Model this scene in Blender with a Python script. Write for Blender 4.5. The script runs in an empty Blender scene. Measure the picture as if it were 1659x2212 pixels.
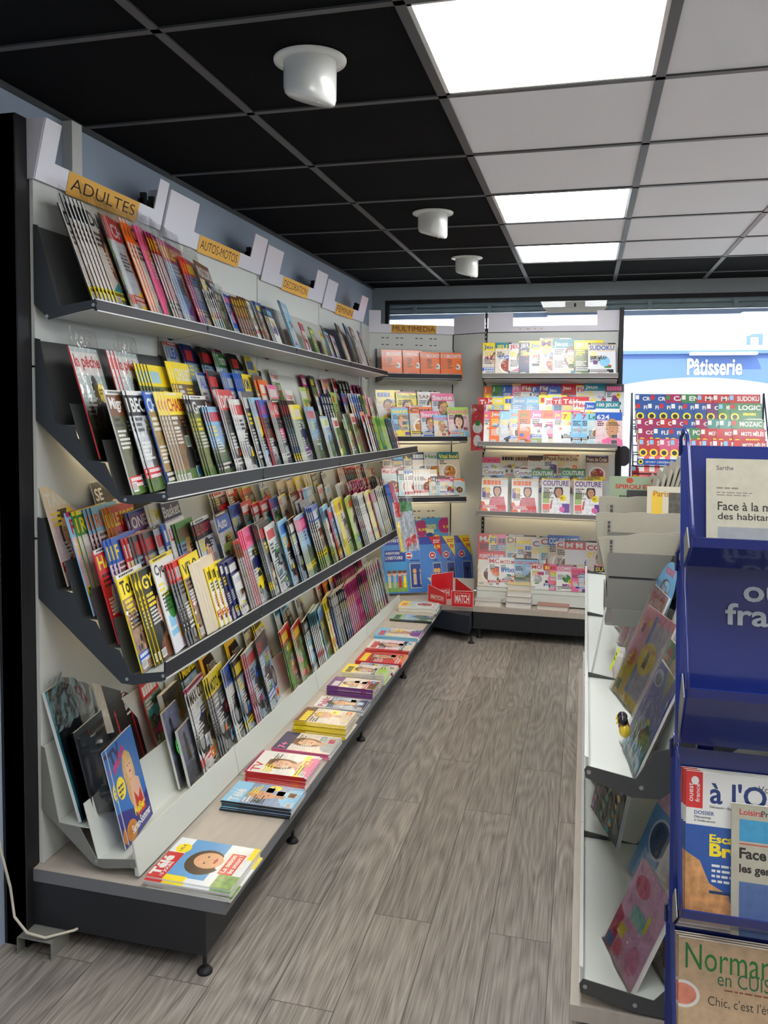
import bpy, math, random
from mathutils import Matrix, Vector
PI = math.pi
S = bpy.context.scene
COL = S.collection

# ------------------------------------------------------------------ camera, world, light, exposure
cam = bpy.data.cameras.new('camera'); camo = bpy.data.objects.new('camera', cam); COL.objects.link(camo)
FPX, CX, CY = 1832.09, 771.0, 986.6
YAW, PIT, ROL = 0.26307, -0.061746, 0.008292
cam.sensor_fit = 'VERTICAL'; cam.sensor_height = 36.0; cam.lens = FPX / 2212 * 36.0
cam.shift_x = (1659 / 2 - CX) / 2212; cam.shift_y = -(2212 / 2 - CY) / 2212
cam.clip_start = 0.05; cam.clip_end = 200
_f = Vector((-math.sin(YAW) * math.cos(PIT), math.cos(YAW) * math.cos(PIT), math.sin(PIT)))
_r = Vector((math.cos(YAW), math.sin(YAW), 0)); _u = _r.cross(_f)
_r2 = _r * math.cos(ROL) + _u * math.sin(ROL); _u2 = -_r * math.sin(ROL) + _u * math.cos(ROL)
camo.matrix_world = Matrix(((_r2.x, _u2.x, -_f.x, 0.4256), (_r2.y, _u2.y, -_f.y, -2.5087), (_r2.z, _u2.z, -_f.z, 1.60166), (0, 0, 0, 1)))
S.camera = camo
S.view_settings.view_transform = 'Standard'; S.view_settings.look = 'None'
S.view_settings.gamma = 1.0; S.view_settings.use_curve_mapping = False
S.view_settings.exposure = 0.15
w = bpy.data.worlds.new('sky'); S.world = w; w.use_nodes = True
_bg = w.node_tree.nodes['Background']; _bg.inputs[0].default_value = (0.80, 0.90, 1.0, 1); _bg.inputs[1].default_value = 5.5
sun = bpy.data.lights.new('sun', 'SUN'); sun.energy = 9.0; sun.angle = 0.02; sun.color = (1, .96, .9)
suno = bpy.data.objects.new('sun', sun); COL.objects.link(suno); suno.rotation_euler = (math.radians(52), 0, math.radians(-20)); suno.location = (0, 6, 20)
LED_E, TUBE_E = 14.5, 20.0

# ------------------------------------------------------------------ materials
def lin(c):
    return tuple(((x / 255) / 12.92 if x / 255 <= .04045 else ((x / 255 + .055) / 1.055) ** 2.4) for x in c)
def setin(b, k, v):
    if k in b.inputs: b.inputs[k].default_value = v
MATS = {}
def mat(name, rgb, rough=.5, metal=0., noise=0., nscale=60., spec=.5, bump=0., coat=0., stretch=(1, 1, 1)):
    if name in MATS: return MATS[name]
    m = bpy.data.materials.new(name); m.use_nodes = True; nt = m.node_tree; b = nt.nodes['Principled BSDF']
    c = lin(rgb) + (1,)
    setin(b, 'Base Color', c); setin(b, 'Roughness', rough); setin(b, 'Metallic', metal); setin(b, 'Specular IOR Level', spec); setin(b, 'Coat Weight', coat)
    tc = nt.nodes.new('ShaderNodeTexCoord'); mp = nt.nodes.new('ShaderNodeMapping'); mp.inputs['Scale'].default_value = stretch
    nz = nt.nodes.new('ShaderNodeTexNoise'); nz.inputs['Scale'].default_value = nscale; nz.inputs['Detail'].default_value = 4
    nt.links.new(tc.outputs['Object'], mp.inputs[0]); nt.links.new(mp.outputs[0], nz.inputs['Vector'])
    mx = nt.nodes.new('ShaderNodeMix'); mx.data_type = 'RGBA'
    n = max(noise, .02)
    mx.inputs[6].default_value = tuple(min(1, x * (1 - n)) for x in c[:3]) + (1,); mx.inputs[7].default_value = tuple(min(1, x * (1 + n)) for x in c[:3]) + (1,)
    nt.links.new(nz.outputs['Fac'], mx.inputs[0]); nt.links.new(mx.outputs[2], b.inputs['Base Color'])
    if bump:
        bp = nt.nodes.new('ShaderNodeBump'); bp.inputs['Strength'].default_value = bump; bp.inputs['Distance'].default_value = .002
        nt.links.new(nz.outputs['Fac'], bp.inputs['Height']); nt.links.new(bp.outputs[0], b.inputs['Normal'])
    MATS[name] = m
    return m
def emis(name, rgb, e):
    m = bpy.data.materials.new(name); m.use_nodes = True; b = m.node_tree.nodes['Principled BSDF']
    setin(b, 'Base Color', lin(rgb) + (1,)); setin(b, 'Emission Color', lin(rgb) + (1,)); setin(b, 'Emission Strength', e)
    return m
def printmat(name, rough, coat):
    m = bpy.data.materials.new(name); m.use_nodes = True; nt = m.node_tree; b = nt.nodes['Principled BSDF']
    at = nt.nodes.new('ShaderNodeAttribute'); at.attribute_name = 'ink'
    tc = nt.nodes.new('ShaderNodeTexCoord'); nz = nt.nodes.new('ShaderNodeTexNoise'); nz.inputs['Scale'].default_value = 55; nz.inputs['Detail'].default_value = 5
    nt.links.new(tc.outputs['Object'], nz.inputs['Vector'])
    hs = nt.nodes.new('ShaderNodeMapRange'); hs.inputs[1].default_value = .3; hs.inputs[2].default_value = .7; hs.inputs[3].default_value = .45; hs.inputs[4].default_value = 1.6
    nt.links.new(nz.outputs['Fac'], hs.inputs[0])
    mu = nt.nodes.new('ShaderNodeVectorMath'); mu.operation = 'SCALE'
    nt.links.new(at.outputs['Color'], mu.inputs[0]); nt.links.new(hs.outputs[0], mu.inputs['Scale'])
    mx = nt.nodes.new('ShaderNodeMix'); mx.data_type = 'RGBA'
    nt.links.new(at.outputs['Alpha'], mx.inputs[0]); nt.links.new(at.outputs['Color'], mx.inputs[6]); nt.links.new(mu.outputs[0], mx.inputs[7])
    nt.links.new(mx.outputs[2], b.inputs['Base Color'])
    setin(b, 'Roughness', rough); setin(b, 'Coat Weight', coat); setin(b, 'Coat Roughness', .12)
    return m
def clear(name, alpha, rough=.08, bumpy=True, tint=(1, 1, 1)):
    m = bpy.data.materials.new(name); m.use_nodes = True; nt = m.node_tree; nt.nodes.remove(nt.nodes['Principled BSDF'])
    out = nt.nodes['Material Output']; tr = nt.nodes.new('ShaderNodeBsdfTransparent'); tr.inputs[0].default_value = tint + (1,)
    gl = nt.nodes.new('ShaderNodeBsdfGlossy'); gl.inputs['Roughness'].default_value = rough
    mx = nt.nodes.new('ShaderNodeMixShader'); fr = nt.nodes.new('ShaderNodeFresnel'); fr.inputs[0].default_value = 1.45
    ad = nt.nodes.new('ShaderNodeMath'); ad.operation = 'ADD'; ad.inputs[1].default_value = alpha; ad.use_clamp = True
    nt.links.new(fr.outputs[0], ad.inputs[0]); nt.links.new(ad.outputs[0], mx.inputs[0]); nt.links.new(tr.outputs[0], mx.inputs[1]); nt.links.new(gl.outputs[0], mx.inputs[2]); nt.links.new(mx.outputs[0], out.inputs[0])
    if bumpy:
        tc = nt.nodes.new('ShaderNodeTexCoord'); nz = nt.nodes.new('ShaderNodeTexNoise'); nz.inputs['Scale'].default_value = 26; nz.inputs['Detail'].default_value = 2
        nt.links.new(tc.outputs['Object'], nz.inputs['Vector']); bp = nt.nodes.new('ShaderNodeBump'); bp.inputs['Strength'].default_value = .8; bp.inputs['Distance'].default_value = .008
        nt.links.new(nz.outputs['Fac'], bp.inputs['Height']); nt.links.new(bp.outputs[0], gl.inputs['Normal']); nt.links.new(bp.outputs[0], fr.inputs['Normal'])
    return m
def floormat():
    m = bpy.data.materials.new('oak_plank_vinyl'); m.use_nodes = True; nt = m.node_tree; b = nt.nodes['Principled BSDF']; L = nt.links.new
    tc = nt.nodes.new('ShaderNodeTexCoord'); sx = nt.nodes.new('ShaderNodeSeparateXYZ'); L(tc.outputs['Object'], sx.inputs[0])
    cb = nt.nodes.new('ShaderNodeCombineXYZ'); L(sx.outputs['Y'], cb.inputs['X']); L(sx.outputs['X'], cb.inputs['Y'])
    br = nt.nodes.new('ShaderNodeTexBrick'); br.inputs['Scale'].default_value = 1; br.inputs['Brick Width'].default_value = 1.22; br.inputs['Row Height'].default_value = .18
    br.inputs['Mortar Size'].default_value = .0012; br.offset = .37; br.inputs['Mortar Smooth'].default_value = .1
    br.inputs['Color1'].default_value = (.0, .0, .0, 1); br.inputs['Color2'].default_value = (1, 1, 1, 1); br.inputs['Mortar'].default_value = (.5, .5, .5, 1)
    L(cb.outputs[0], br.inputs['Vector'])
    # figure: contour lines of a stretched noise, shifted plank by plank
    ad = nt.nodes.new('ShaderNodeVectorMath'); ad.operation = 'MULTIPLY_ADD'; ad.inputs[1].default_value = (9, 7, 3)
    L(br.outputs['Color'], ad.inputs[0]); L(tc.outputs['Object'], ad.inputs[2])
    mp = nt.nodes.new('ShaderNodeMapping'); mp.inputs['Scale'].default_value = (7.5, 1.1, 1); L(ad.outputs[0], mp.inputs[0])
    n1 = nt.nodes.new('ShaderNodeTexNoise'); n1.inputs['Scale'].default_value = 1; n1.inputs['Detail'].default_value = 1.5; L(mp.outputs[0], n1.inputs['Vector'])
    mu = nt.nodes.new('ShaderNodeMath'); mu.operation = 'MULTIPLY'; mu.inputs[1].default_value = 13; L(n1.outputs['Fac'], mu.inputs[0])
    fr = nt.nodes.new('ShaderNodeMath'); fr.operation = 'PINGPONG'; fr.inputs[1].default_value = .5; L(mu.outputs[0], fr.inputs[0])
    mp2 = nt.nodes.new('ShaderNodeMapping'); mp2.inputs['Scale'].default_value = (230, 6, 1); L(ad.outputs[0], mp2.inputs[0])
    n2 = nt.nodes.new('ShaderNodeTexNoise'); n2.inputs['Scale'].default_value = 1; n2.inputs['Detail'].default_value = 3; L(mp2.outputs[0], n2.inputs['Vector'])
    mxf = nt.nodes.new('ShaderNodeMath'); mxf.operation = 'MULTIPLY_ADD'; mxf.inputs[1].default_value = .36; L(fr.outputs[0], mxf.inputs[0])
    n2m = nt.nodes.new('ShaderNodeMath'); n2m.operation = 'MULTIPLY'; n2m.inputs[1].default_value = .95; L(n2.outputs['Fac'], n2m.inputs[0]); L(n2m.outputs[0], mxf.inputs[2])
    cr = nt.nodes.new('ShaderNodeValToRGB'); e = cr.color_ramp.elements
    e[0].position = .24; e[0].color = lin((94, 87, 80)) + (1,); e[1].position = .80; e[1].color = lin((172, 163, 152)) + (1,)
    L(mxf.outputs[0], cr.inputs[0])
    tn = nt.nodes.new('ShaderNodeMix'); tn.data_type = 'RGBA'; tn.blend_type = 'MULTIPLY'; tn.inputs[0].default_value = 1
    tr = nt.nodes.new('ShaderNodeMapRange'); tr.inputs[3].default_value = .78; tr.inputs[4].default_value = 1.12; L(br.outputs['Color'], tr.inputs[0])
    L(cr.outputs[0], tn.inputs[6]); L(tr.outputs[0], tn.inputs[7])
    gm = nt.nodes.new('ShaderNodeMix'); gm.data_type = 'RGBA'; gm.inputs[7].default_value = lin((70, 66, 62)) + (1,); L(br.outputs['Fac'], gm.inputs[0]); L(tn.outputs[2], gm.inputs[6])
    L(gm.outputs[2], b.inputs['Base Color']); setin(b, 'Roughness', .42); setin(b, 'Specular IOR Level', .4)
    bp = nt.nodes.new('ShaderNodeBump'); bp.inputs['Strength'].default_value = .15; bp.inputs['Distance'].default_value = .001; L(mxf.outputs[0], bp.inputs['Height']); L(bp.outputs[0], b.inputs['Normal'])
    return m
M_FLOOR = floormat()
M_INK = printmat('coated_print', .32, .35); M_NEWS = printmat('newsprint', .85, 0)
M_WRAP = clear('plastic_wrap', .05, .15); M_ACRYL = clear('clear_acrylic', .02, .03, False)
M_GLASS = clear('window_glass', .0, .0, False, (.97, .99, .98))
M_WALL = mat('blue_grey_paint', (168, 184, 205), .6, noise=.05, nscale=6, bump=.1)
M_WHITEW = mat('white_wall', (225, 225, 222), .7)
M_BEAM = mat('grey_beam_paint', (150, 160, 165), .6, noise=.08, nscale=8)
M_DARKT = mat('dark_mineral_tile', (17, 18, 20), .95, noise=.25, nscale=400, bump=.3, spec=.08)
M_WHITET = mat('white_mineral_tile', (232, 232, 238), .85, noise=.03, nscale=300, bump=.2)
M_GRID = mat('dark_ceiling_grid', (74, 76, 78), .5)
M_BLACK = mat('black_panel', (22, 22, 25), .55, noise=.2, nscale=200)
M_BASEF = mat('black_base_front', (34, 36, 40), .5, noise=.2, nscale=200)
M_BRKT = mat('anthracite_bracket', (52, 55, 58), .5, noise=.1, nscale=300)
M_LIP = mat('dark_label_rail', (42, 43, 48), .5, spec=.3)
M_EDGE = mat('pale_rail_edge', (205, 205, 205), .35)
M_PANEL = mat('pale_back_panel', (214, 218, 214), .5, noise=.02, nscale=20)
M_SHELF = mat('pale_shelf_steel', (196, 199, 194), .42, noise=.03, nscale=30)
M_WSHELF = mat('white_shelf_steel', (206, 210, 202), .42, noise=.02, nscale=30)
M_HEAD = mat('white_header_board', (228, 226, 236), .35)
M_CARD = mat('orange_card', (247, 190, 92), .7)
M_INKB = mat('black_ink', (32, 28, 44), .7)
M_BOARD = mat('pale_oak_board', (188, 178, 165), .5, noise=.14, nscale=5, stretch=(10, 2, 1))
M_BEDGE = mat('grey_board_edge', (118, 119, 122), .5)
M_STEEL = mat('steel', (190, 190, 190), .3, metal=.9)
M_WPLAS = mat('white_gloss_plastic', (226, 228, 224), .2, coat=.3)
M_LED = emis('led_diffuser', (255, 255, 255), LED_E)
M_TUBE = emis('warm_tube', (255, 228, 186), TUBE_E)
M_BLUE = mat('blue_enamel_steel', (28, 43, 112), .22, coat=.5, noise=.04, nscale=300)
M_GREY = mat('warm_grey_steel', (128, 127, 120), .45, noise=.05, nscale=100)
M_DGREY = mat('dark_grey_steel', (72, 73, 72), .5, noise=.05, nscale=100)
M_RED = mat('red_card', (216, 38, 38), .45)
M_WIRE = mat('dark_wire', (50, 54, 70), .35, metal=.4)

# ------------------------------------------------------------------ mesh helpers
class MB:
    def __init__(s): s.v = []; s.f = []; s.m = []; s.k = 0
    def quad(s, *p):
        n = len(s.v); s.v += [tuple(q) for q in p]; s.f.append(tuple(range(n, n + len(p)))); s.m.append(s.k); return s
    def box(s, x0, x1, y0, y1, z0, z1):
        n = len(s.v); s.v += [(x, y, z) for x in (x0, x1) for y in (y0, y1) for z in (z0, z1)]
        for q in ((0, 1, 3, 2), (4, 6, 7, 5), (0, 4, 5, 1), (2, 3, 7, 6), (0, 2, 6, 4), (1, 5, 7, 3)): s.f.append(tuple(n + i for i in q)); s.m.append(s.k)
        return s
    def prism(s, poly, a, b, ax='y', dz=None):
        # poly = list of (x, z) extruded along y, (x, y) along z, or (y, z) along x
        n = len(s.v); N = len(poly)
        for t in (a, b):
            for p in poly:
                q = (p[0], t, p[1]) if ax == 'y' else ((p[0], p[1], t) if ax == 'z' else (t, p[0], p[1]))
                if dz: q = (q[0], q[1], q[2] + dz(q[1]))
                s.v.append(q)
        s.f.append(tuple(range(n, n + N))); s.f.append(tuple(range(n + 2 * N - 1, n + N - 1, -1))); s.m += [s.k] * 2
        for i in range(N):
            j = (i + 1) % N; s.f.append((n + i, n + N + i, n + N + j, n + j)); s.m.append(s.k)
        return s
    def strip(s, p, q, a, b, th, dz=None, ax='y'):
        dx, dy = q[0] - p[0], q[1] - p[1]; l = math.hypot(dx, dy) or 1; ox, oy = -dy / l * th, dx / l * th
        return s.prism([p, q, (q[0] + ox, q[1] + oy), (p[0] + ox, p[1] + oy)], a, b, ax, dz)
    def lathe(s, prof, c=(0, 0, 0), n=32):
        b = len(s.v); N = len(prof)
        for i in range(n):
            a = 2 * PI * i / n
            for r, z in prof: s.v.append((c[0] + r * math.cos(a), c[1] + r * math.sin(a), c[2] + z))
        for i in range(n):
            for j in range(N - 1):
                i2 = (i + 1) % n; s.f.append((b + i * N + j, b + i2 * N + j, b + i2 * N + j + 1, b + i * N + j + 1)); s.m.append(s.k)
        return s
    def tube(s, pts, r, n=8):
        pts = [Vector(p) for p in pts]; b = len(s.v)
        for i, p in enumerate(pts):
            d = (pts[min(i + 1, len(pts) - 1)] - pts[max(i - 1, 0)]).normalized()
            up = Vector((0, 0, 1)) if abs(d.z) < .9 else Vector((1, 0, 0)); a = d.cross(up).normalized(); c = d.cross(a)
            for k in range(n): t = 2 * PI * k / n; s.v.append(tuple(p + a * (r * math.cos(t)) + c * (r * math.sin(t))))
        for i in range(len(pts) - 1):
            for k in range(n):
                k2 = (k + 1) % n; s.f.append((b + i * n + k, b + i * n + k2, b + (i + 1) * n + k2, b + (i + 1) * n + k)); s.m.append(s.k)
        s.f.append(tuple(b + k for k in range(n - 1, -1, -1))); s.f.append(tuple(b + (len(pts) - 1) * n + k for k in range(n))); s.m += [s.k] * 2
        return s
    def mesh(s, name, mats, smooth=False):
        me = bpy.data.meshes.new(name); me.from_pydata(s.v, [], s.f)
        for m in (mats if isinstance(mats, (list, tuple)) else [mats]): me.materials.append(m)
        if any(s.m): me.polygons.foreach_set('material_index', s.m)
        if smooth: me.polygons.foreach_set('use_smooth', [True] * len(s.f))
        me.update(); return me
    def build(s, name, mats, parent=None, smooth=False):
        o = bpy.data.objects.new(name, s.mesh(name, mats, smooth)); COL.objects.link(o)
        if parent: o.parent = parent
        return o
def link(name, me, parent=None):
    o = bpy.data.objects.new(name, me); COL.objects.link(o)
    if parent: o.parent = parent
    return o
def tag(o, label, cat, group=None, kind=None):
    if label: o['label'] = label
    if cat: o['category'] = cat
    if group: o['group'] = group
    if kind: o['kind'] = kind
    return o
def thing(name, label, cat, loc=(0, 0, 0), group=None):
    o = bpy.data.objects.new(name, None); COL.objects.link(o); o.location = loc; o.empty_display_size = .05
    return tag(o, label, cat, group)
def struct(o): o['kind'] = 'structure'; return o
def child(mb, name, m, parent, smooth=False):
    # geometry given in world coordinates, parent not rotated
    o = mb.build(name, m, parent, smooth); o.location = -parent.location
    return o
ORD = ('first second third fourth fifth sixth seventh eighth ninth tenth eleventh twelfth thirteenth fourteenth fifteenth sixteenth seventeenth eighteenth nineteenth twentieth').split()
def ordn(i):
    if i < 20: return ORD[i]
    t = ('twenty', 'thirty', 'forty', 'fifty', 'sixty')[(i + 1) // 10 - 2]; u = (i + 1) % 10
    return t + '-' + ORD[u - 1] if u else t[:-1] + 'ieth'

# ------------------------------------------------------------------ print engine: covers drawn as thin inked shapes
PAL = dict(r=(205, 30, 40), b=(32, 92, 190), n=(24, 32, 90), y=(247, 222, 36), w=(228, 228, 224), k=(20, 20, 23), g=(56, 132, 58), o=(240, 112, 30),
           p=(236, 112, 160), m=(184, 30, 110), t=(32, 134, 148), c=(135, 198, 232), s=(172, 177, 180), d=(76, 76, 82), e=(224, 208, 178), u=(112, 68, 42), v=(112, 54, 134), l=(168, 206, 92))
CNAME = dict(r='red', b='blue', n='navy', y='yellow', w='white', k='black', g='green', o='orange', p='pink', m='magenta', t='teal', c='azure', s='grey', d='charcoal', e='cream', u='brown', v='purple', l='lime')
SKIN = (226, 178, 148)
_TX = {}
def glyphs(s, bold=.0):
    k = (s, bold)
    if k in _TX: return _TX[k]
    cu = bpy.data.curves.new('t', 'FONT'); cu.body = s; cu.resolution_u = 3; cu.offset = bold
    ob = bpy.data.objects.new('t', cu); COL.objects.link(ob)
    me = ob.to_mesh(); v = [(q.co.x, q.co.y) for q in me.vertices]; f = [tuple(p.vertices) for p in me.polygons]
    ob.to_mesh_clear(); bpy.data.objects.remove(ob); bpy.data.curves.remove(cu)
    if not v: v = [(0, 0), (1, 0), (1, 1)]; f = [(0, 1, 2)]
    x0 = min(q[0] for q in v); x1 = max(q[0] for q in v); y0 = min(q[1] for q in v); y1 = max(q[1] for q in v)
    r = ([((q[0] - x0), (q[1] - y0)) for q in v], f, max(x1 - x0, 1e-3), max(y1 - y0, 1e-3)); _TX[k] = r
    return r
STEP = 3e-5
class Cov:
    """a printed sheet or booklet; x 0..W, z 0..H, the printed face looks along -y"""
    def __init__(s, W, H, T=.004, bg='w', spine=None, page=(236, 232, 222), back=None):
        s.W, s.H, s.v, s.f, s.c, s.k = W, H, [], [], [], 0
        g = s.col(bg); sp = s.col(spine) if spine else g
        if T:
            n = 0; s.v += [(x, y, z) for x in (0, W) for y in (0, T) for z in (0, H)]
            for q, c in (((0, 1, 3, 2), sp), ((4, 6, 7, 5), page), ((0, 4, 5, 1), g), ((2, 3, 7, 6), s.col(back) if back else g), ((0, 2, 6, 4), page), ((1, 5, 7, 3), page)):
                s.f.append(q); s.c.append(lin(c) + (0,))
        else: s.r(0, 0, W, H, bg)
    def col(s, c): return PAL[c] if isinstance(c, str) else c
    def clip(s, pts):
        for ax, lim, sg in ((0, 0, 1), (0, s.W, -1), (1, 0, 1), (1, s.H, -1)):
            out = []
            for i in range(len(pts)):
                p, q = pts[i - 1], pts[i]; dp, dq = sg * (p[ax] - lim), sg * (q[ax] - lim)
                if (dp >= 0) != (dq >= 0):
                    t = dp / (dp - dq); out.append((p[0] + (q[0] - p[0]) * t, p[1] + (q[1] - p[1]) * t))
                if dq >= 0: out.append(q)
            pts = out
            if not pts: break
        return pts
    def poly(s, pts, c, a=0., up=True):
        if up: s.k += 1
        pts = s.clip(list(pts))
        if len(pts) < 3: return s
        n = len(s.v); y = -s.k * STEP; s.v += [(p[0], y, p[1]) for p in pts]; s.f.append(tuple(range(n, n + len(pts)))); s.c.append(lin(s.col(c)) + (a,)); return s
    def r(s, x0, z0, x1, z1, c, a=0., up=True): return s.poly([(x0, z0), (x1, z0), (x1, z1), (x0, z1)], c, a, up)
    def e(s, cx, cz, rx, rz, c, a=0., n=20, up=True, a0=0, a1=2 * PI): return s.poly([(cx + rx * math.cos(a0 + (a1 - a0) * i / n), cz + rz * math.sin(a0 + (a1 - a0) * i / n)) for i in range(n + (a1 - a0 < 6))], c, a, up)
    def t(s, txt, x, z, h, c, w=None, bold=.02, rot=0, just='l'):
        v, f, tw, th = glyphs(txt, bold); sy = h / th; sx = sy
        if w: sx = min(sy * 1.25, w / tw) if just != 'f' else w / tw
        s.k += 1; n = len(s.v); y = -s.k * STEP; ca, sa = math.cos(rot), math.sin(rot)
        ox = x - (tw * sx / 2 if just == 'c' else 0)
        pv = [(ox + p[0] * sx * ca - p[1] * sy * sa, z + p[0] * sx * sa + p[1] * sy * ca) for p in v]
        if all(-1e-6 <= p[0] <= s.W + 1e-6 and -1e-6 <= p[1] <= s.H + 1e-6 for p in pv):
            s.v += [(p[0], y, p[1]) for p in pv]
            for q in f: s.f.append(tuple(n + i for i in q)); s.c.append(lin(s.col(c)) + (0,))
        else:
            for q in f: s.poly([pv[i] for i in q], c, up=False)
        return s
    def lines(s, rng, x, z, w, n, c, lh=.006, gap=.0045):
        # unreadable small print
        s.k += 1
        for i in range(n):
            xx = x; e = x + w * rng.uniform(.55, 1)
            while xx < e:
                ww = min(rng.uniform(.006, .016), e - xx); s.r(xx, z - i * (lh + gap), xx + ww, z - i * (lh + gap) + lh, c, up=False); xx += ww + .0025
        return s
    def mesh(s, name, m):
        me = bpy.data.meshes.new(name); me.from_pydata(s.v, [], s.f); me.materials.append(m)
        at = me.attributes.new('ink', 'FLOAT_COLOR', 'FACE'); fl = []
        for c in s.c: fl += c
        at.data.foreach_set('color', fl); me.update(); return me
def person(c, x, z, s, skin=SKIN, hair=(70, 45, 30), shirt=(60, 80, 150), long=False):
    if long: c.e(x, z + .02 * s, .38 * s, .62 * s, hair, .3)
    c.poly([(x - .75 * s, z - 1.5 * s), (x + .75 * s, z - 1.5 * s), (x + .62 * s, z - .75 * s), (x + .2 * s, z - .55 * s), (x - .2 * s, z - .55 * s), (x - .62 * s, z - .75 * s)], shirt, .3)
    c.r(x - .13 * s, z - .68 * s, x + .13 * s, z - .2 * s, tuple(int(q * .9) for q in skin), .1)
    c.e(x, z + .06 * s, .32 * s, .42 * s, hair, .3); c.e(x, z - .03 * s, .27 * s, .37 * s, skin, .04)
    c.e(x, z + .3 * s, .27 * s, .14 * s, hair, .3, a0=0, a1=PI)
    for d in (-1, 1): c.e(x + d * .1 * s, z + .03 * s, .035 * s, .018 * s, (50, 35, 30), n=8, up=d < 0); c.r(x + d * .1 * s - .05 * s, z + .08 * s, x + d * .1 * s + .05 * s, z + .095 * s, hair, up=False)
    c.poly([(x - .02 * s, z + .02 * s), (x + .03 * s, z - .09 * s), (x - .03 * s, z - .09 * s)], tuple(int(q * .88) for q in skin), up=False)
    c.e(x, z - .19 * s, .09 * s, .025 * s, (190, 80, 80), n=10, up=False)
def motif(c, k, rng, bg, tc):
    W, H = c.W, c.H; top = H * .76
    rc = lambda: PAL[rng.choice('rbnykgoptcseuvlm')]
    if k == 'P':
        c.r(0, 0, W, H, bg, .25); c.r(0, 0, W, top, rng.choice([(200, 205, 212), (225, 215, 205), PAL[bg], (120, 150, 190), (235, 200, 205)]), .35)
        person(c, W * rng.uniform(.45, .62), H * .52, W * .62, rng.choice([SKIN, SKIN, (236, 196, 170), (206, 152, 118)]), rng.choice([(60, 40, 28), (30, 24, 22), (190, 150, 90), (120, 70, 40)]), rc(), rng.random() < .6)
    elif k == 'C':
        c.r(0, 0, W, top, rng.choice([(150, 160, 165), (120, 140, 120), (190, 200, 210), (95, 100, 105)]), .7); b = rc()
        for zz, sc in ((H * .42, 1), (H * .16, .8)):
            x0 = W * .1; L = W * .82 * sc; c.poly([(x0, zz), (x0 + L, zz), (x0 + L, zz + .035), (x0 + L * .85, zz + .045), (x0 + L * .68, zz + .075), (x0 + L * .3, zz + .075), (x0 + L * .15, zz + .045), (x0, zz + .04)], b, .35)
            c.poly([(x0 + L * .33, zz + .07), (x0 + L * .65, zz + .07), (x0 + L * .78, zz + .046), (x0 + L * .22, zz + .046)], (40, 48, 58), .3)
            for q in (.2, .8): c.e(x0 + L * q, zz, .021, .021, (22, 22, 24)); c.e(x0 + L * q, zz, .011, .011, (160, 160, 165))
            b = rc()
    elif k == 'M':
        c.r(0, 0, W, top, rng.choice([(205, 208, 210), (120, 122, 126), (70, 72, 78), (150, 175, 200)]), .6)
        for zz, sc in ((H * .34, 1.), (H * .1, .6)):
            x0 = W * .18; L = W * .66 * sc; b = rc()
            for q in (0, 1): c.e(x0 + L * q, zz, .036 * sc, .042 * sc, (24, 24, 26)); c.e(x0 + L * q, zz, .024 * sc, .029 * sc, (150, 150, 155), .5)
            c.poly([(x0 + L * .1, zz + .01), (x0 + L * .75, zz + .0), (x0 + L * .8, zz + .06 * sc), (x0 + L * .55, zz + .085 * sc), (x0 + L * .05, zz + .06 * sc)], (45, 45, 48), .8)
            c.poly([(x0 + L * .35, zz + .06 * sc), (x0 + L * .8, zz + .06 * sc), (x0 + L * .75, zz + .1 * sc), (x0 + L * .45, zz + .095 * sc)], b, .2)
            c.poly([(x0 + L * .75, zz + .1 * sc), (x0 + L * .82, zz + .12 * sc), (x0 + L * 1.02, zz + .01), (x0 + L * .96, zz)], (90, 90, 95), .4)
    elif k in 'LB':
        c.r(0, 0, W, H, (140, 180, 215) if k == 'L' else (190, 205, 205), .25); c.poly([(0, 0), (W, 0), (W, H * .42), (W * .7, H * .55), (W * .45, H * .4), (W * .2, H * .52), (0, H * .4)], (96, 112, 84), .8)
        c.r(0, 0, W, H * .26, (70, 98, 60) if k == 'L' else (58, 70, 46), .8)
        if k == 'B': c.e(W * .5, H * .42, W * .3, H * .1, (70, 62, 48), .8); c.e(W * .55, H * .62, W * .12, H * .13, (40, 36, 30), .5)
    elif k == 'A':
        g = rng.choice([(150, 125, 70), (110, 120, 70), (190, 195, 198), (120, 90, 50), (84, 88, 60)]); c.r(0, 0, W, top + .01, g, .8); b = rng.choice([(60, 40, 26), (30, 26, 24), (150, 95, 50), (95, 90, 84)])
        c.poly([(W * .3, H * .05), (W * .8, H * .05), (W * .82, H * .3), (W * .62, H * .42), (W * .66, H * .6), (W * .5, H * .68), (W * .4, H * .6), (W * .44, H * .44), (W * .3, H * .3)], b, .5)
        c.e(W * .52, H * .56, W * .04, W * .03, (20, 16, 12)); c.poly([(W * .45, H * .66), (W * .43, H * .73), (W * .52, H * .68)], b, .5)
        c.r(0, 0, W, H * .16, (80, 110, 48), .8)
    elif k == 'G':
        c.r(0, 0, W, top, (98, 140, 66), .8)
        for i in range(22): c.e(rng.uniform(.08, .92) * W, rng.uniform(.06, .66) * H, rng.uniform(.05, .13) * W, rng.uniform(.05, .13) * W, rng.choice([(70, 120, 50), (150, 180, 80), (200, 60, 60), (225, 120, 150), (240, 220, 90), (60, 90, 44)]), .5, n=9, up=i % 4 == 0)
    elif k == 'F':
        c.r(0, 0, W, top + .02, rng.choice([(232, 220, 200), (205, 190, 170), (240, 235, 228), (190, 215, 220)]), .2); c.e(W * .5, H * .34, W * .36, W * .34, (245, 243, 238)); c.e(W * .5, H * .34, W * .29, W * .27, rng.choice([(170, 60, 40), (200, 130, 50), (120, 80, 50)]), .7)
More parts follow.
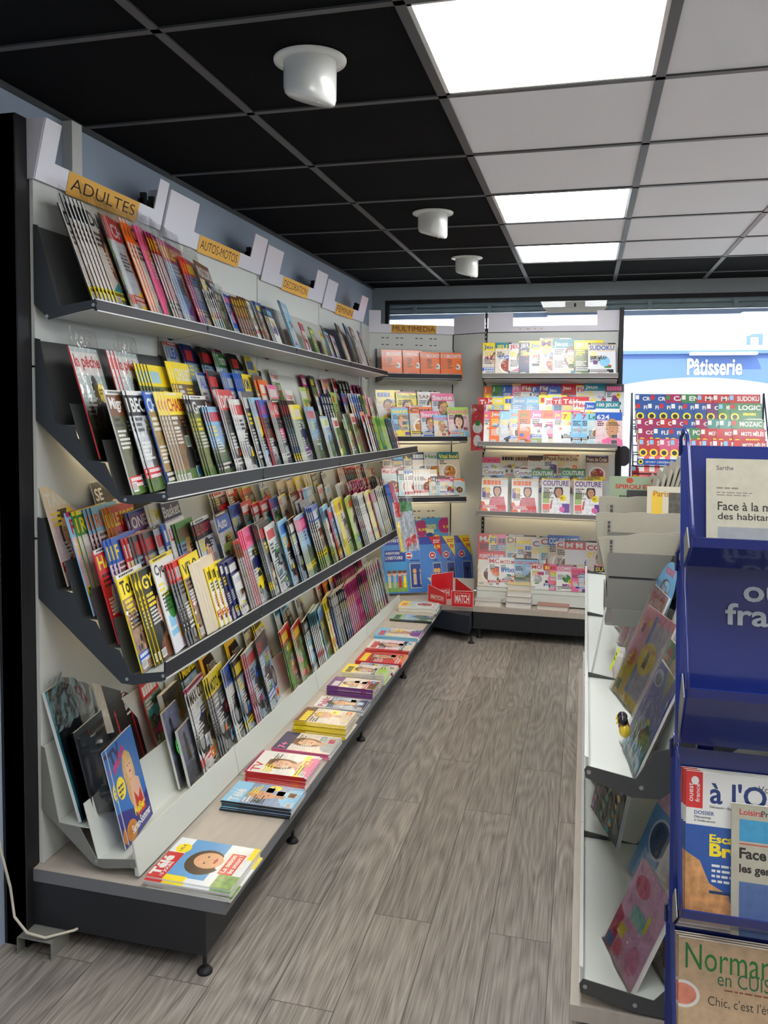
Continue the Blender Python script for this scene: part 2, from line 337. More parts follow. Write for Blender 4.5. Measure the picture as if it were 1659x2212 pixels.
        for i in range(12): c.e(W * .5 + rng.uniform(-.2, .2) * W, H * .34 + rng.uniform(-.18, .18) * W, .035 * W, .03 * W, rng.choice([(200, 60, 50), (110, 150, 60), (240, 210, 120), (230, 140, 50), (90, 50, 36)]), .4, n=8, up=i % 4 == 0)
    elif k == 'T':
        c.r(0, 0, W, top, (130, 165, 190), .3); c.r(0, 0, W, H * .25, (130, 120, 60), .8); b = rng.choice([(190, 30, 30), (40, 120, 50), (40, 90, 170)])
        c.r(W * .2, H * .25, W * .6, H * .4, b, .3); c.r(W * .5, H * .38, W * .78, H * .6, (50, 58, 64), .3); c.r(W * .48, H * .58, W * .8, H * .63, b)
        c.e(W * .68, H * .25, W * .17, W * .17, (24, 24, 24)); c.e(W * .68, H * .25, W * .08, W * .08, b); c.e(W * .27, H * .2, W * .11, W * .11, (24, 24, 24))
    elif k == 'X':
        c.r(0, 0, W, top, (150, 120, 100), .8)
        for i in range(60): c.e(rng.uniform(.03, .97) * W, rng.uniform(.03, .7) * H, rng.uniform(.02, .05) * W, rng.uniform(.03, .06) * W, rng.choice([(225, 180, 150), (40, 60, 120), (200, 40, 50), (240, 240, 240), (60, 140, 200), (250, 210, 60), (40, 30, 30)]), .2, n=7, up=i % 10 == 0)
    elif k == 'H':
        c.r(0, 0, W, top, (214, 212, 205), .2); c.r(0, 0, W, H * .3, (150, 170, 110), .6); c.r(W * .15, H * .25, W * .85, H * .5, rng.choice([(235, 230, 220), (180, 160, 130), (150, 150, 152)]), .25); c.poly([(W * .08, H * .5), (W * .92, H * .5), (W * .7, H * .62), (W * .3, H * .62)], rng.choice([(120, 70, 50), (90, 90, 96)]), .3)
        for q in (.25, .5, .7): c.r(W * q, H * .33, W * (q + .1), H * .44, (70, 90, 110), up=False)
    elif k == 'O':
        c.r(0, 0, W, H, 'o'); c.poly([(W * .58, H * .36), (W * .86, H * .34), (W * .9, H * .5), (W * .7, H * .58)], 'w'); c.e(W * .7, H * .45, W * .06, W * .05, 'u'); c.r(W * .12, 0, W * .7, H * .18, rng.choice('vyrm')); c.e(W * .25, H * .48, W * .14, H * .04, 'y'); c.e(W * .25, H * .48, W * .12, H * .03, 'o')
    elif k == 'S':
        c.r(0, 0, W, H, (34, 110, 190)); c.poly([(0, 0), (W, 0), (W, H * .3), (W * .6, H * .22), (0, H * .36)], (40, 40, 130)); c.e(W * .55, H * .62, W * .2, H * .22, (214, 176, 110), .3); c.e(W * .5, H * .45, W * .14, H * .2, (206, 164, 100), .3)
        c.poly([(W * .42, H * .2), (W * .85, H * .2), (W * .82, H * .48), (W * .66, H * .54), (W * .5, H * .52)], (226, 178, 150)); c.poly([(W * .5, H * .14), (W * .84, H * .14), (W * .78, H * .38), (W * .66, H * .3), (W * .55, H * .4)], (200, 44, 44)); c.e(W * .58, H * .66, W * .12, H * .12, (232, 186, 158)); c.e(W * .58, H * .76, W * .13, H * .05, (220, 184, 118), .3)
        for d in (-.04, .05): c.e(W * (.58 + d), H * .68, W * .018, H * .008, (50, 40, 40), n=8)
        c.e(W * .59, H * .61, W * .04, H * .012, (200, 70, 70), n=10); c.e(W * .18, H * .55, W * .15, W * .15, 'y'); c.lines(rng, W * .08, H * .56, W * .2, 3, 'n', .007, .006); c.e(W * .2, H * .1, W * .2, H * .1, (190, 120, 40), .6); c.t('Heißer', W * .42, H * .17, .026, 'y', W * .4, .03); c.t('Serien-Sommer', W * .2, H * .05, .024, 'w', W * .75, .03)
    elif k == 'N':
        c.r(0, 0, W, H, (246, 196, 40)); c.r(W * .14, H * .12, W, H * .74, 'k'); c.r(W * .3, H * .5, W * .37, H * .62, 'y'); c.r(W * .315, H * .515, W * .355, H * .605, 'k'); c.t('NATIONAL', W * .42, H * .56, .012, 'w', W * .4); c.t('GEOGRAPHIC', W * .42, H * .51, .012, 'w', W * .46); c.e(W * .85, H * .95, W * .13, H * .07, 'r')
    elif k == 'Q':
        c.r(0, 0, W, H, (230, 236, 238)); c.r(W * .1, H * .35, W, H * .8, (90, 160, 215), .1); c.r(0, H * .55, W * .12, H, 'y'); c.e(W * .5, H * .5, W * .3, H * .22, (62, 44, 36), .3); c.poly([(W * .2, H * .05), (W * .95, H * .05), (W * .8, H * .34), (W * .4, H * .34)], 'w', .1); c.e(W * .55, H * .47, W * .19, H * .17, (224, 170, 132), .1)
        for d in (-.07, .08): c.e(W * (.55 + d), H * .5, W * .025, H * .01, (40, 30, 30), n=8)
        c.e(W * .56, H * .39, W * .07, H * .018, (190, 80, 80), n=10); c.r(W * .3, H * .1, W * .8, H * .27, 'r'); c.t('La saison', W * .34, H * .2, .017, 'w', W * .42); c.t('des amours !', W * .33, H * .12, .017, 'w', W * .44); c.r(0, 0, W * .3, H * .24, (120, 160, 90), .6); c.r(W * .7, 0, W, H * .07, 'y')
    elif k == 'D' or k == 'E':
        c.r(0, 0, W, H, (244, 240, 234)); person(c, W * .6, H * .62, W * .42, (205, 150, 115), (40, 28, 24), (196, 90, 100), True)
        c.poly([(W * .33, 0), (W * .95, 0), (W * .86, H * .45), (W * .4, H * .45)], (200, 100, 110) if k == 'D' else (238, 238, 240), .4)
        if k == 'D': c.poly([(0, 0), (W * .28, 0), (W * .1, H * .3), (0, H * .3)], (226, 96, 40)); c.r(W * .03, H * .42, W * .17, H * .7, (110, 70, 160), .3); c.r(W * .19, H * .42, W * .33, H * .7, (210, 170, 140), .3); c.r(0, H * .84, W, H * .98, (245, 190, 90))
        else: c.r(W * .04, H * .3, W * .28, H * .6, (170, 190, 120), .4); c.r(W * .04, H * .05, W * .28, H * .28, (236, 110, 100), .2); c.r(W * .72, H * .05, W * .98, H * .3, (110, 70, 160)); c.e(W * .72, H * .14, W * .1, W * .1, (226, 110, 170))
    else:
        c.r(0, 0, W, top, rng.choice([(240, 240, 238), PAL[bg], PAL[bg], (225, 228, 232)]), .05)
        for i in range(7):
            x = rng.uniform(.05, .6) * W; z = rng.uniform(.06, .62) * H; c.r(x, z, x + rng.uniform(.15, .35) * W, z + rng.uniform(.04, .14) * H, rc(), .1, up=i % 2 == 0)
        c.e(W * rng.uniform(.3, .7), H * rng.uniform(.2, .5), W * .2, W * .2, rc())
_COV = {}
MW, MH = .21, .28
def cover(bg, tc, mo, title, var=0):
    key = (bg, tc, mo, title, var)
    if key in _COV: return _COV[key]
    rng = random.Random(repr(key)); c = Cov(MW, MH, .0042, bg, rng.choice([bg, bg, 'w', 'k', 'k', tc])); W, H = MW, MH
    if mo in 'SNQ' and mo != '':
        motif(c, mo, rng, bg, tc)
        if mo == 'S': c.t('TV', W * .03, H * .80, .042, 'n', W * .4, .05, .12); c.t('SPIELFILM', W * .1, H * .70, .024, (220, 40, 110), W * .5, .04, .4)
        if mo == 'Q': c.r(0, H * .80, W * .62, H, 'r'); c.t('Télé', W * .06, H * .87, .034, 'w', W * .5, .05); c.t('15 JOURS', W * .06, H * .815, .014, 'w', W * .5, .03); c.e(W * .74, H * .86, W * .12, W * .12, 'y'); c.t('1,95 €', W * .66, H * .85, .012, 'k', W * .17)
        _COV[key] = c.mesh('cover', M_INK); return _COV[key]
    if mo == '0': c.r(0, 0, W, H, 'e'); _COV[key] = c.mesh('cover', M_INK); return _COV[key]
    motif(c, mo, rng, bg, tc)
    tt = title.split(';'); main = tt[0]
    if rng.random() < .45 and main: c.r(0, H * .955, W, H, rng.choice('rybkwm')); c.lines(rng, W * .1, H * .968, W * .8, 1, 'w' if rng.random() < .5 else 'k')
    if rng.random() < .6 or mo in 'ZXDE': c.r(0, H * .75, W, H * .955, bg)
    if main: c.t(main, W * .05, H * .785, H * .145, tc, W * .9, .025, just='f' if len(main) > 4 else 'l')
    else:
        x = W * .06
        for i in range(rng.randint(4, 6)):
            ww = rng.uniform(.08, .14) * W; c.r(x, H * .79, x + ww, H * .925, tc, up=i == 0); x += ww + .02 * W
            if x > W * .85: break
    if len(tt) > 1: c.t(tt[1], W * .08, H * .5, H * .13, rng.choice('rkbmw'), W * .6, .03)
    c.lines(rng, W * .07, H * .7, W * .34, 3, rng.choice('wky'), .009, .006)
    c.lines(rng, W * .07, H * rng.uniform(.4, .6), W * .4, 5, rng.choice('wkw'), .006, .005)
    if rng.random() < .55: z = H * rng.uniform(.06, .2); cc = rng.choice('yrkwb'); c.r(0, z, W * rng.uniform(.6, 1), z + H * .1, cc); c.lines(rng, W * .06, z + H * .055, W * .7, 2, 'k' if cc in 'yw' else 'w', .009, .006)
    if rng.random() < .5: x, z = W * rng.uniform(.65, .85), H * rng.uniform(.3, .68); cc = rng.choice('yryo'); c.e(x, z, W * .12, W * .12, cc); c.lines(rng, x - W * .08, z + .004, W * .16, 2, 'k' if cc == 'y' else 'w', .005, .004)
    if mo in 'PCMLAGT':
        for q in range(rng.randint(1, 3)):
            x, z = W * rng.uniform(.45, .75), H * (.06 + .17 * q); c.r(x - .002, z - .002, x + W * .22 + .002, z + H * .11 + .002, 'w', up=q == 0)
            c.r(x, z, x + W * .22, z + H * .11, PAL[rng.choice('uvbgrtsoct')], .9, up=q == 0); c.e(x + W * .1, z + H * .05, W * .05, H * .03, PAL[rng.choice('eswykb')], .8, n=9, up=q == 0)
        c.lines(rng, W * .5, H * .68, W * .42, 3, rng.choice('wyk'), .006, .005)
    if rng.random() < .5:
        c.r(W * .05, H * .03, W * .24, H * .12, 'w')
        for i in range(9): c.r(W * (.065 + i * .018), H * .045, W * (.065 + i * .018) + .0016, H * .11, 'k', up=i == 0)
    _COV[key] = c.mesh('cover', M_INK); return _COV[key]
def pose(e, phi, lean, pos, sc=(1, 1, 1)):
    """e = reading direction on the shelf; the face looks to the reader, leans back by lean, its spine edge comes forward by phi"""
    e = Vector((e[0], e[1], 0)).normalized(); f = Vector((e.y, -e.x, 0))
    a = e * math.cos(phi) - f * math.sin(phi); n0 = f * math.cos(phi) + e * math.sin(phi); z = Vector((0, 0, 1))
    u = z * math.cos(lean) - n0 * math.sin(lean); n = n0 * math.cos(lean) + z * math.sin(lean)
    m = Matrix(((a.x, -n.x, u.x, pos[0]), (a.y, -n.y, u.y, pos[1]), (a.z, -n.z, u.z, pos[2]), (0, 0, 0, 1)))
    return m @ Matrix.Diagonal((sc[0], sc[1], sc[2], 1))
def flat(e, pos, sc=(1, 1, 1)):
    """lying face up, reading direction e"""
    e = Vector((e[0], e[1], 0)).normalized(); u = Vector((-e.y, e.x, 0))
    return Matrix(((e.x, 0, u.x, pos[0]), (e.y, 0, u.y, pos[1]), (0, -1, 0, pos[2]), (0, 0, 0, 1))) @ Matrix.Diagonal((sc[0], sc[1], sc[2], 1))
def wrapmesh(W, H, flap, seed):
    rng = random.Random(seed); mb = MB(); nx, nz = 6, 10
    for j in range(nz + 1):
        z = -.006 + (H + .006 + flap) * j / nz; ff = max(0, (z - H) / max(flap, 1e-3))
        for i in range(nx + 1):
            mb.v.append((-.006 + (W + .012) * i / nx, -.003 - rng.uniform(0, .004 + .014 * ff), z))
    for j in range(nz):
        for i in range(nx): a = j * (nx + 1) + i; mb.f.append((a, a + 1, a + nx + 2, a + nx + 1)); mb.m.append(0)
    return mb.mesh('wrap', M_WRAP, True)
WRAPS = [wrapmesh(MW, MH, .045, i) for i in range(3)]

# ------------------------------------------------------------------ room shell
XW, YB, XR, YF, HC = -1.2, 3.94, 4.2, -5.0, 2.5
struct(MB().box(XW - .1, XR + .1, YF - .1, YB + .12, -.06, 0).build('floor', M_FLOOR))
struct(MB().box(XW - .1, XW, YF - .1, YB + .12, 0, 2.6).build('wall_left', M_WALL))
struct(MB().box(XR, XR + .1, YF - .1, YB + .12, 0, 2.6).build('wall_right', M_WHITEW))
struct(MB().box(XW - .1, XR + .1, YF - .1, YF, 0, 2.6).build('wall_front', M_WHITEW))
bk = struct(MB().box(XW - .1, XR, YB, YB + .12, 2.405, 2.6).box(XW - .1, XW + .1, YB, YB + .12, 0, 2.405).box(XW - .1, XR, YB, YB + .12, 0, .12).build('wall_back', M_BEAM))
# ceiling: lay-in tiles on a dark grid
LEDS = [(0, -1), (0, 2), (0, 4), (0, -5), (0, -3), (3, 0), (2, -3), (3, -2), (3, 2), (5, -1), (5, 3), (3, -6)]  # beyond the row to the window, unseen panels added to brighten the shop
ceil = struct(MB().box(XW - .1, XR + .1, YF - .1, YB + .12, 2.53, 2.6).build('ceiling', M_DARKT))
dk, wt, gr = MB(), MB(), MB()
for i in range(-2, 7):
    for j in range(-9, 7):
        x0, x1 = i * .6 + .012, min(i * .6 + .588, XR); y0, y1 = j * .6 + .012, min(j * .6 + .588, YB)
        if (i, j) in LEDS or x1 <= x0 or y1 <= y0 or y1 < YF: continue
        (wt if 0 <= i <= 5 and j < 5 else dk).box(x0, x1, max(y0, YF), y1, 2.502, 2.52)
for i in range(-2, 8): gr.box(max(i * .6 - .013, XW), min(i * .6 + .013, XR), YF, YB, 2.497, 2.512)
for j in range(-8, 7): gr.box(XW, XR, j * .6 - .011, j * .6 + .011, 2.497, 2.512)
gr.box(XW, XW + .02, YF, YB, 2.49, 2.512)
struct(dk.build('ceiling_dark_tiles', M_DARKT, ceil)); struct(wt.build('ceiling_white_tiles', M_WHITET, ceil)); struct(gr.build('ceiling_grid', M_GRID, ceil))
WHERE = {(0, -1): 'nearest, large at the top of the picture', (0, 2): 'middle one of the row running to the window', (0, 4): 'farthest, closest to the window'}
for (i, j) in LEDS:
    t = thing('ceiling_light', 'square white LED panel in the ceiling, ' + WHERE.get((i, j), 'out of sight beyond the picture edge'), 'ceiling light', (i * .6 + .3, j * .6 + .3, 2.5), 'LED panels in the ceiling')
    x0, x1, y0, y1 = i * .6 + .012, i * .6 + .588, j * .6 + .012, j * .6 + .588
    child(MB().box(x0 + .012, x1 - .012, y0 + .012, y1 - .012, 2.503, 2.52), 'diffuser', M_LED, t)
    child(MB().box(x0, x1, y0, y0 + .012, 2.499, 2.52).box(x0, x1, y1 - .012, y1, 2.499, 2.52).box(x0, x0 + .012, y0, y1, 2.499, 2.52).box(x1 - .012, x1, y0, y1, 2.499, 2.52), 'frame', M_WPLAS, t)
for k, (x, y) in enumerate(((-.294, -.341), (-.29, 1.482), (-.30, 2.729))):
    t = thing('downlight', ('large ', 'middle ', 'smallest, farthest ')[k] + 'white tilted spotlight recessed in the black ceiling', 'spotlight', (x, y, 2.5), 'white spotlights in the black ceiling')
    o = MB().lathe([(.062, .0), (.062, -.005), (.072, -.009), (.095, -.006), (.096, 0)], n=40).build('trim_ring', M_WPLAS, t, True)
    sh = MB(); N = 40; tilt = .30
    for (rr, zz, cut) in ((.070, .02, 0), (.070, -.02, 0), (.0695, -.075, 1), (.066, -.088, 1), (.058, -.094, 1), (.03, -.096, 1)):
        for q in range(N):
            a = 2 * PI * q / N; sh.v.append((rr * math.cos(a), rr * math.sin(a), zz + (-.28 * rr * math.cos(a) + .12 * rr * math.sin(a)) * cut - .012 * cut))
    for j in range(5):
        for q in range(N): sh.f.append((j * N + q, j * N + (q + 1) % N, (j + 1) * N + (q + 1) % N, (j + 1) * N + q)); sh.m.append(0)
    sh.f.append(tuple(5 * N + q for q in range(N))); sh.m.append(0)
    sh.build('lamp_shade', M_WPLAS, t, True)
    MB().lathe([(0, .01), (.005, .01), (.005, -.008), (.003, -.012), (0, -.012)], n=10).build('locking_pin', M_WPLAS, t, True).location = (.034, -.034, -.112)
    MB().lathe([(.0, .012), (.0645, .012), (.0645, -.004)], n=30).build('can_interior', M_BLACK, t, True)
struct(MB().box(-1.2, -1.165, -.10, -.045, 2.25, 2.49).build('trim_1', M_WHITEW))

# ------------------------------------------------------------------ window, shutter, street
wf = MB().box(-1.10, XR, 3.96, 4.0, 2.375, 2.405).box(-1.10, -1.07, 3.96, 4.0, .12, 2.375).box(-1.07, XR, 3.96, 4.0, .12, .17).box(2.7, 2.75, 3.96, 4.0, .17, 2.375)
wn = struct(wf.build('window_1', M_BLACK)); struct(MB().box(-1.07, 2.7, 3.976, 3.982, .17, 2.375).build('window_pane', M_GLASS, wn))
rs = thing('roller_shutter', 'grey ribbed roller shutter half rolled up above the shop window', 'shutter', (.8, 4.12, 2.3))
s = MB()
for i in range(3): s.prism([(4.08, 2.31 + i * .045), (4.066, 2.325 + i * .045), (4.066, 2.345 + i * .045), (4.08, 2.355 + i * .045), (4.10, 2.355 + i * .045), (4.10, 2.31 + i * .045)], -1.3, 4.3, 'x')
s.box(-1.3, 4.3, 4.085, 4.10, 2.45, 2.6)
M_SHUT = mat('galvanised_grey', (120, 134, 138), .5, noise=.15, nscale=12)
child(s, 'slats', M_SHUT, rs)
child(MB().box(-1.3, 4.3, 4.062, 4.09, 2.268, 2.305), 'reflection_band', mat('pale_blue_reflection', (150, 168, 205), .4), rs)  # bluish reflection below the slats, built as a solid coloured band
for k in range(8): child(MB().box(-.9 + k * .58, -.87 + k * .58, 4.05, 4.066, 2.31, 2.40), 'slat_clip', M_SHUT, rs)
lk = thing('shutter_motor_box', 'small beige box with a keyhole under the shutter, above the puzzle shelf', 'shutter lock', (.32, 3.93, 2.3))
child(MB().box(.26, .40, 3.93, 3.958, 2.315, 2.365), 'housing', mat('beige_plastic', (205, 205, 195), .5), lk)
child(MB().prism([(.10, 2.325), (.56, 2.325), (.52, 2.285), (.14, 2.285)], 3.935, 3.945), 'cover_plate', mat('beige_plastic', (205, 205, 195), .5), lk)
child(MB().box(.322, .337, 3.926, 3.932, 2.325, 2.35), 'keyhole', M_BLACK, lk)
# rounded white film stuck on the glass
R, zc, xc = 2.5, 1.812 - 2.5, 1.19
pts = [(xc + R * math.sin(a), zc + R * math.cos(a)) for a in [math.radians(-26 + 52 * i / 40) for i in range(41)]]
M_FILM = mat('white_window_film', (246, 247, 248), .6)
for nm, rgb in (('white_window_film', None),):
    b = M_FILM.node_tree.nodes['Principled BSDF']; setin(b, 'Transmission Weight', 0)
    nt = M_FILM.node_tree; tl = nt.nodes.new('ShaderNodeBsdfTranslucent'); tl.inputs[0].default_value = (.95, .96, .97, 1); mx = nt.nodes.new('ShaderNodeMixShader'); mx.inputs[0].default_value = .6
    nt.links.new(b.outputs[0], mx.inputs[1]); nt.links.new(tl.outputs[0], mx.inputs[2]); nt.links.new(mx.outputs[0], nt.nodes['Material Output'].inputs[0])
fl = thing('window_sticker', 'large round-topped white film covering the lower shop window', 'window sticker', (1.2, 3.99, 1.2))
child(MB().prism([(p[0], p[1]) for p in pts] + [(pts[-1][0], 1.05), (pts[0][0], 1.05)], 3.986, 3.988), 'white_film', M_FILM, fl)
M_TURQ = M_FILM.copy(); M_TURQ.name = 'turquoise_film'
M_TURQ.node_tree.nodes['Translucent BSDF'].inputs[0].default_value = (.72, .92, .87, 1)
child(MB().prism([(.3, .2), (2.2, .2), (2.2, 1.05), (.3, 1.05)], 3.986, 3.988), 'turquoise_band', M_TURQ, fl)
dd = MB(); dd.prism([(.70 + .05 * math.cos(a * PI / 12), 1.24 + .075 * math.sin(a * PI / 12)) for a in range(24)], 3.983, 3.986); dd.prism([(.66, .98), (.685, .98), (.685, 1.19), (.66, 1.19)], 3.983, 3.986)
child(dd, 'dark_lettering', mat('slate_film', (70, 90, 104), .5), fl)
struct(MB().box(-8, 14, 4.12, 16, -.12, -.02).build('ground_street', mat('pale_asphalt', (150, 150, 150), .8, noise=.1)))
by = thing('bakery', 'pastry shop across the street with a blue signboard', 'shop building', (2.5, 14.2, 0))
M_FAC = mat('white_render', (240, 240, 236), .8)
child(MB().box(-7, 13, 14.1, 15, 2.65, 7.5).box(-7, 13, 14.1, 15, 0, .4), 'facade', M_FAC, by)
child(MB().box(-7, 13, 14.0, 14.12, 1.96, 2.6).box(-7, 13, 13.9, 14.12, 2.56, 2.62), 'signboard', mat('blue_signboard', (58, 84, 140), .5), by)
child(MB().box(-7, 3.1, 14.1, 14.2, .4, 1.96), 'shop_window', mat('street_glass', (70, 86, 120), .2), by)
child(MB().box(3.1, 6.0, 14.02, 14.15, 0, 1.98), 'orange_panel', mat('orange_front', (240, 104, 70), .6), by)
child(MB().box(2.2, 3.3, 13.7, 13.9, 2.53, 2.575), 'lamp_bar', M_FAC, by)
cv = Cov(1, 1, 0, 'n'); cv.v, cv.f, cv.c = [], [], []; cv.t('Pâtisserie', 0, 0, .30, (252, 252, 250), .92, .02, just='f')
o = link('sign_lettering', cv.mesh('lettering', M_INK), by); o.location = (2.18 - 2.5, 13.985 - 14.2, 2.18)
struct_win = child(MB().box(3.17, 3.24, 14.08, 14.1, 2.72, 2.92).box(3.37, 3.44, 14.08, 14.1, 2.72, 2.92).box(3.24, 3.37, 14.08, 14.1, 2.86, 2.92), 'wall_emblem', mat('blue_emblem', (70, 90, 200), .5), by)

# ------------------------------------------------------------------ left gondola run
dz = lambda y: -.018 * max(0, y)
YS = [-.385, .345, 1.325, 2.295, 3.24]
BAY = ['nearest', 'second', 'third', 'farthest']
XP = -1.108
ORDB = ['first', 'second', 'third', 'fourth']
for b in range(4):
    y0, y1 = YS[b] + (.0 if b else -.0), YS[b + 1]
    t = thing('gondola_frame', '%s bay of the left wall rack, pale back panels and black uprights' % BAY[b], 'shelving frame', (-1.15, (y0 + y1) / 2, 0), 'bays of the left wall rack')
    child(MB().box(XP - .012, XP, y0 + .004, y1 - .004, .226, 1.20).box(XP - .012, XP, y0 + .004, y1 - .004, 1.206, 1.70).box(XP - .012, XP, y0 + .004, y1 - .004, 1.706, 2.245 + dz((y0 + y1) / 2)), 'back_panel', M_PANEL, t)
    up = MB()
    if b == 0: up.box(-1.19, XP - .012, y0 - .055, y0 - .002, .0, 2.40)
    up.box(-1.19, XP - .014, y1 - .03, y1 + .03, .0, 2.30 + dz(y1))
    for q in (0, 1, 2): up.box(-1.128, -1.108, y1 - .09 + q * .03, y1 - .075 + q * .03, 2.29 + dz(y1), (2.355, 2.33, 2.355)[q] + dz(y1))
    up.box(-1.135, -1.115, y1 - .09, y1 - .015, 2.26 + dz(y1), 2.335 + dz(y1))
    child(up, 'upright', M_BLACK, t)
    child(MB().box(XP - .018, XP - .013, y0, y1, .226, 2.235 + dz((y0 + y1) / 2)), 'backing', M_BLACK, t)  # black sheet added behind the panels so no light shows in the gaps
    child(MB().box(-1.16, -.565, y0 - (.025 if b == 0 else 0), y1 - .002, .055, .184), 'plinth', M_BASEF, t)
    child(MB().box(-1.13, -.508, y0 - (.025 if b == 0 else -.0015), y1 - .0015, .186, .224), 'base_board', M_BOARD, t)
    child(MB().box(-.508, -.505, y0 - (.0265 if b == 0 else -.0015), y1 - .0015, .186, .2235).box(-1.13, -.508, y0 - .0265, y0 - .025, .186, .2235) if b == 0 else MB().box(-.508, -.505, y0 + .0015, y1 - .0015, .186, .2235), 'board_edge', M_BEDGE, t)
    for yy in ([y0 - .012] if b == 0 else [y0]):
        for xx in (-.575, -1.12):
            child(MB().lathe([(0, .0), (.022, .0), (.022, .006), (.012, .016), (.0, .016)], (xx, yy, 0), 16).lathe([(.006, .015), (.006, .06)], (xx, yy, 0), 10), 'levelling_foot', M_BLACK, t, True)
child(MB().box(-1.199, -1.125, -.44, -.43, 0, 2.40), 'end_panel', M_BLACK, [o for o in bpy.data.objects if o.name == 'gondola_frame'][0])
def shelf_unit(name, label, X, y0, y1, plates, back_top, floor, lip, brk, mats, foot=None, rail=True, group='magazine shelves on the left wall', cable=None):
    """sheet-steel shelf: stepped back plates, floor, front rail, two end brackets; X maps profile x to the world"""
    t = thing(name, label, 'magazine shelf', (X(plates[0][0]), (y0 + y1) / 2, plates[0][1]), group)
    D = dz if group.endswith('left wall') else None
    P = lambda p: (X(p[0]), p[1])
    for i, p in enumerate(plates):
        top = back_top if i == 0 else (p[0] - .165 * math.tan(math.radians(16)), p[1] + .165)
        m = MB().strip(P(p), P(top), y0 + .004, y1 - .004, .0025, D)
        nx = plates[i + 1] if i + 1 < len(plates) else None
        if nx: m.strip(P(p), P((nx[0] - (p[1] - nx[1]) * .287 - .004, p[1])), y0 + .004, y1 - .004, .0025, D)
        child(m, 'tier_plate', mats[0], t)
    l = plates[-1]
    child(MB().strip(P(l), P(floor), y0 + .003, y1 - .003, -.004, D), 'shelf_floor', mats[-1] if len(mats) > 3 else mats[0], t)
    child(MB().prism([P(q) for q in lip], y0 + .002, y1 - .002, dz=D), 'front_rail', mats[1], t)
    if rail:
        a, b_ = lip[0], lip[-1]; s_ = 1 if X(-.7) > X(-1) else -1
        ed = MB()
        for q in (lip[1], lip[2]): ed.prism([(X(q[0]) + s_ * .0, q[1] - .0015), (X(q[0]) + s_ * .0025, q[1] - .0015), (X(q[0]) + s_ * .0025, q[1] + .002), (X(q[0]), q[1] + .002)], y0 + .002, y1 - .002, dz=D)
        child(ed, 'rail_edge', M_EDGE, t)
    for k, yy in enumerate((y0, y1 - .003)):
        o = child(MB().prism([P(q) for q in brk], yy, yy + .003, dz=D), 'side_bracket', mats[2], t)
        if foot:
            for q in foot: (MB().prism([(X(q[0]) + .005 * math.cos(a * PI / 5), q[1] + .005 * math.sin(a * PI / 5)) for a in range(10)], yy - .0015 if k == 0 else yy + .003, yy if k == 0 else yy + .0045, dz=D)).build('screw', M_STEEL, o)
    if foot is not None:
        child(MB().strip(P((brk[-2][0] + .02, brk[-2][1] + .004)), P((floor[0] - .004, floor[1] - .012)), y0 + .004, y1 - .004, .002, D), 'underside', mats[-1] if len(mats) > 3 else mats[0], t)
    return t
I = lambda x: x
WHICH = ['top', 'second', 'third', 'bottom']
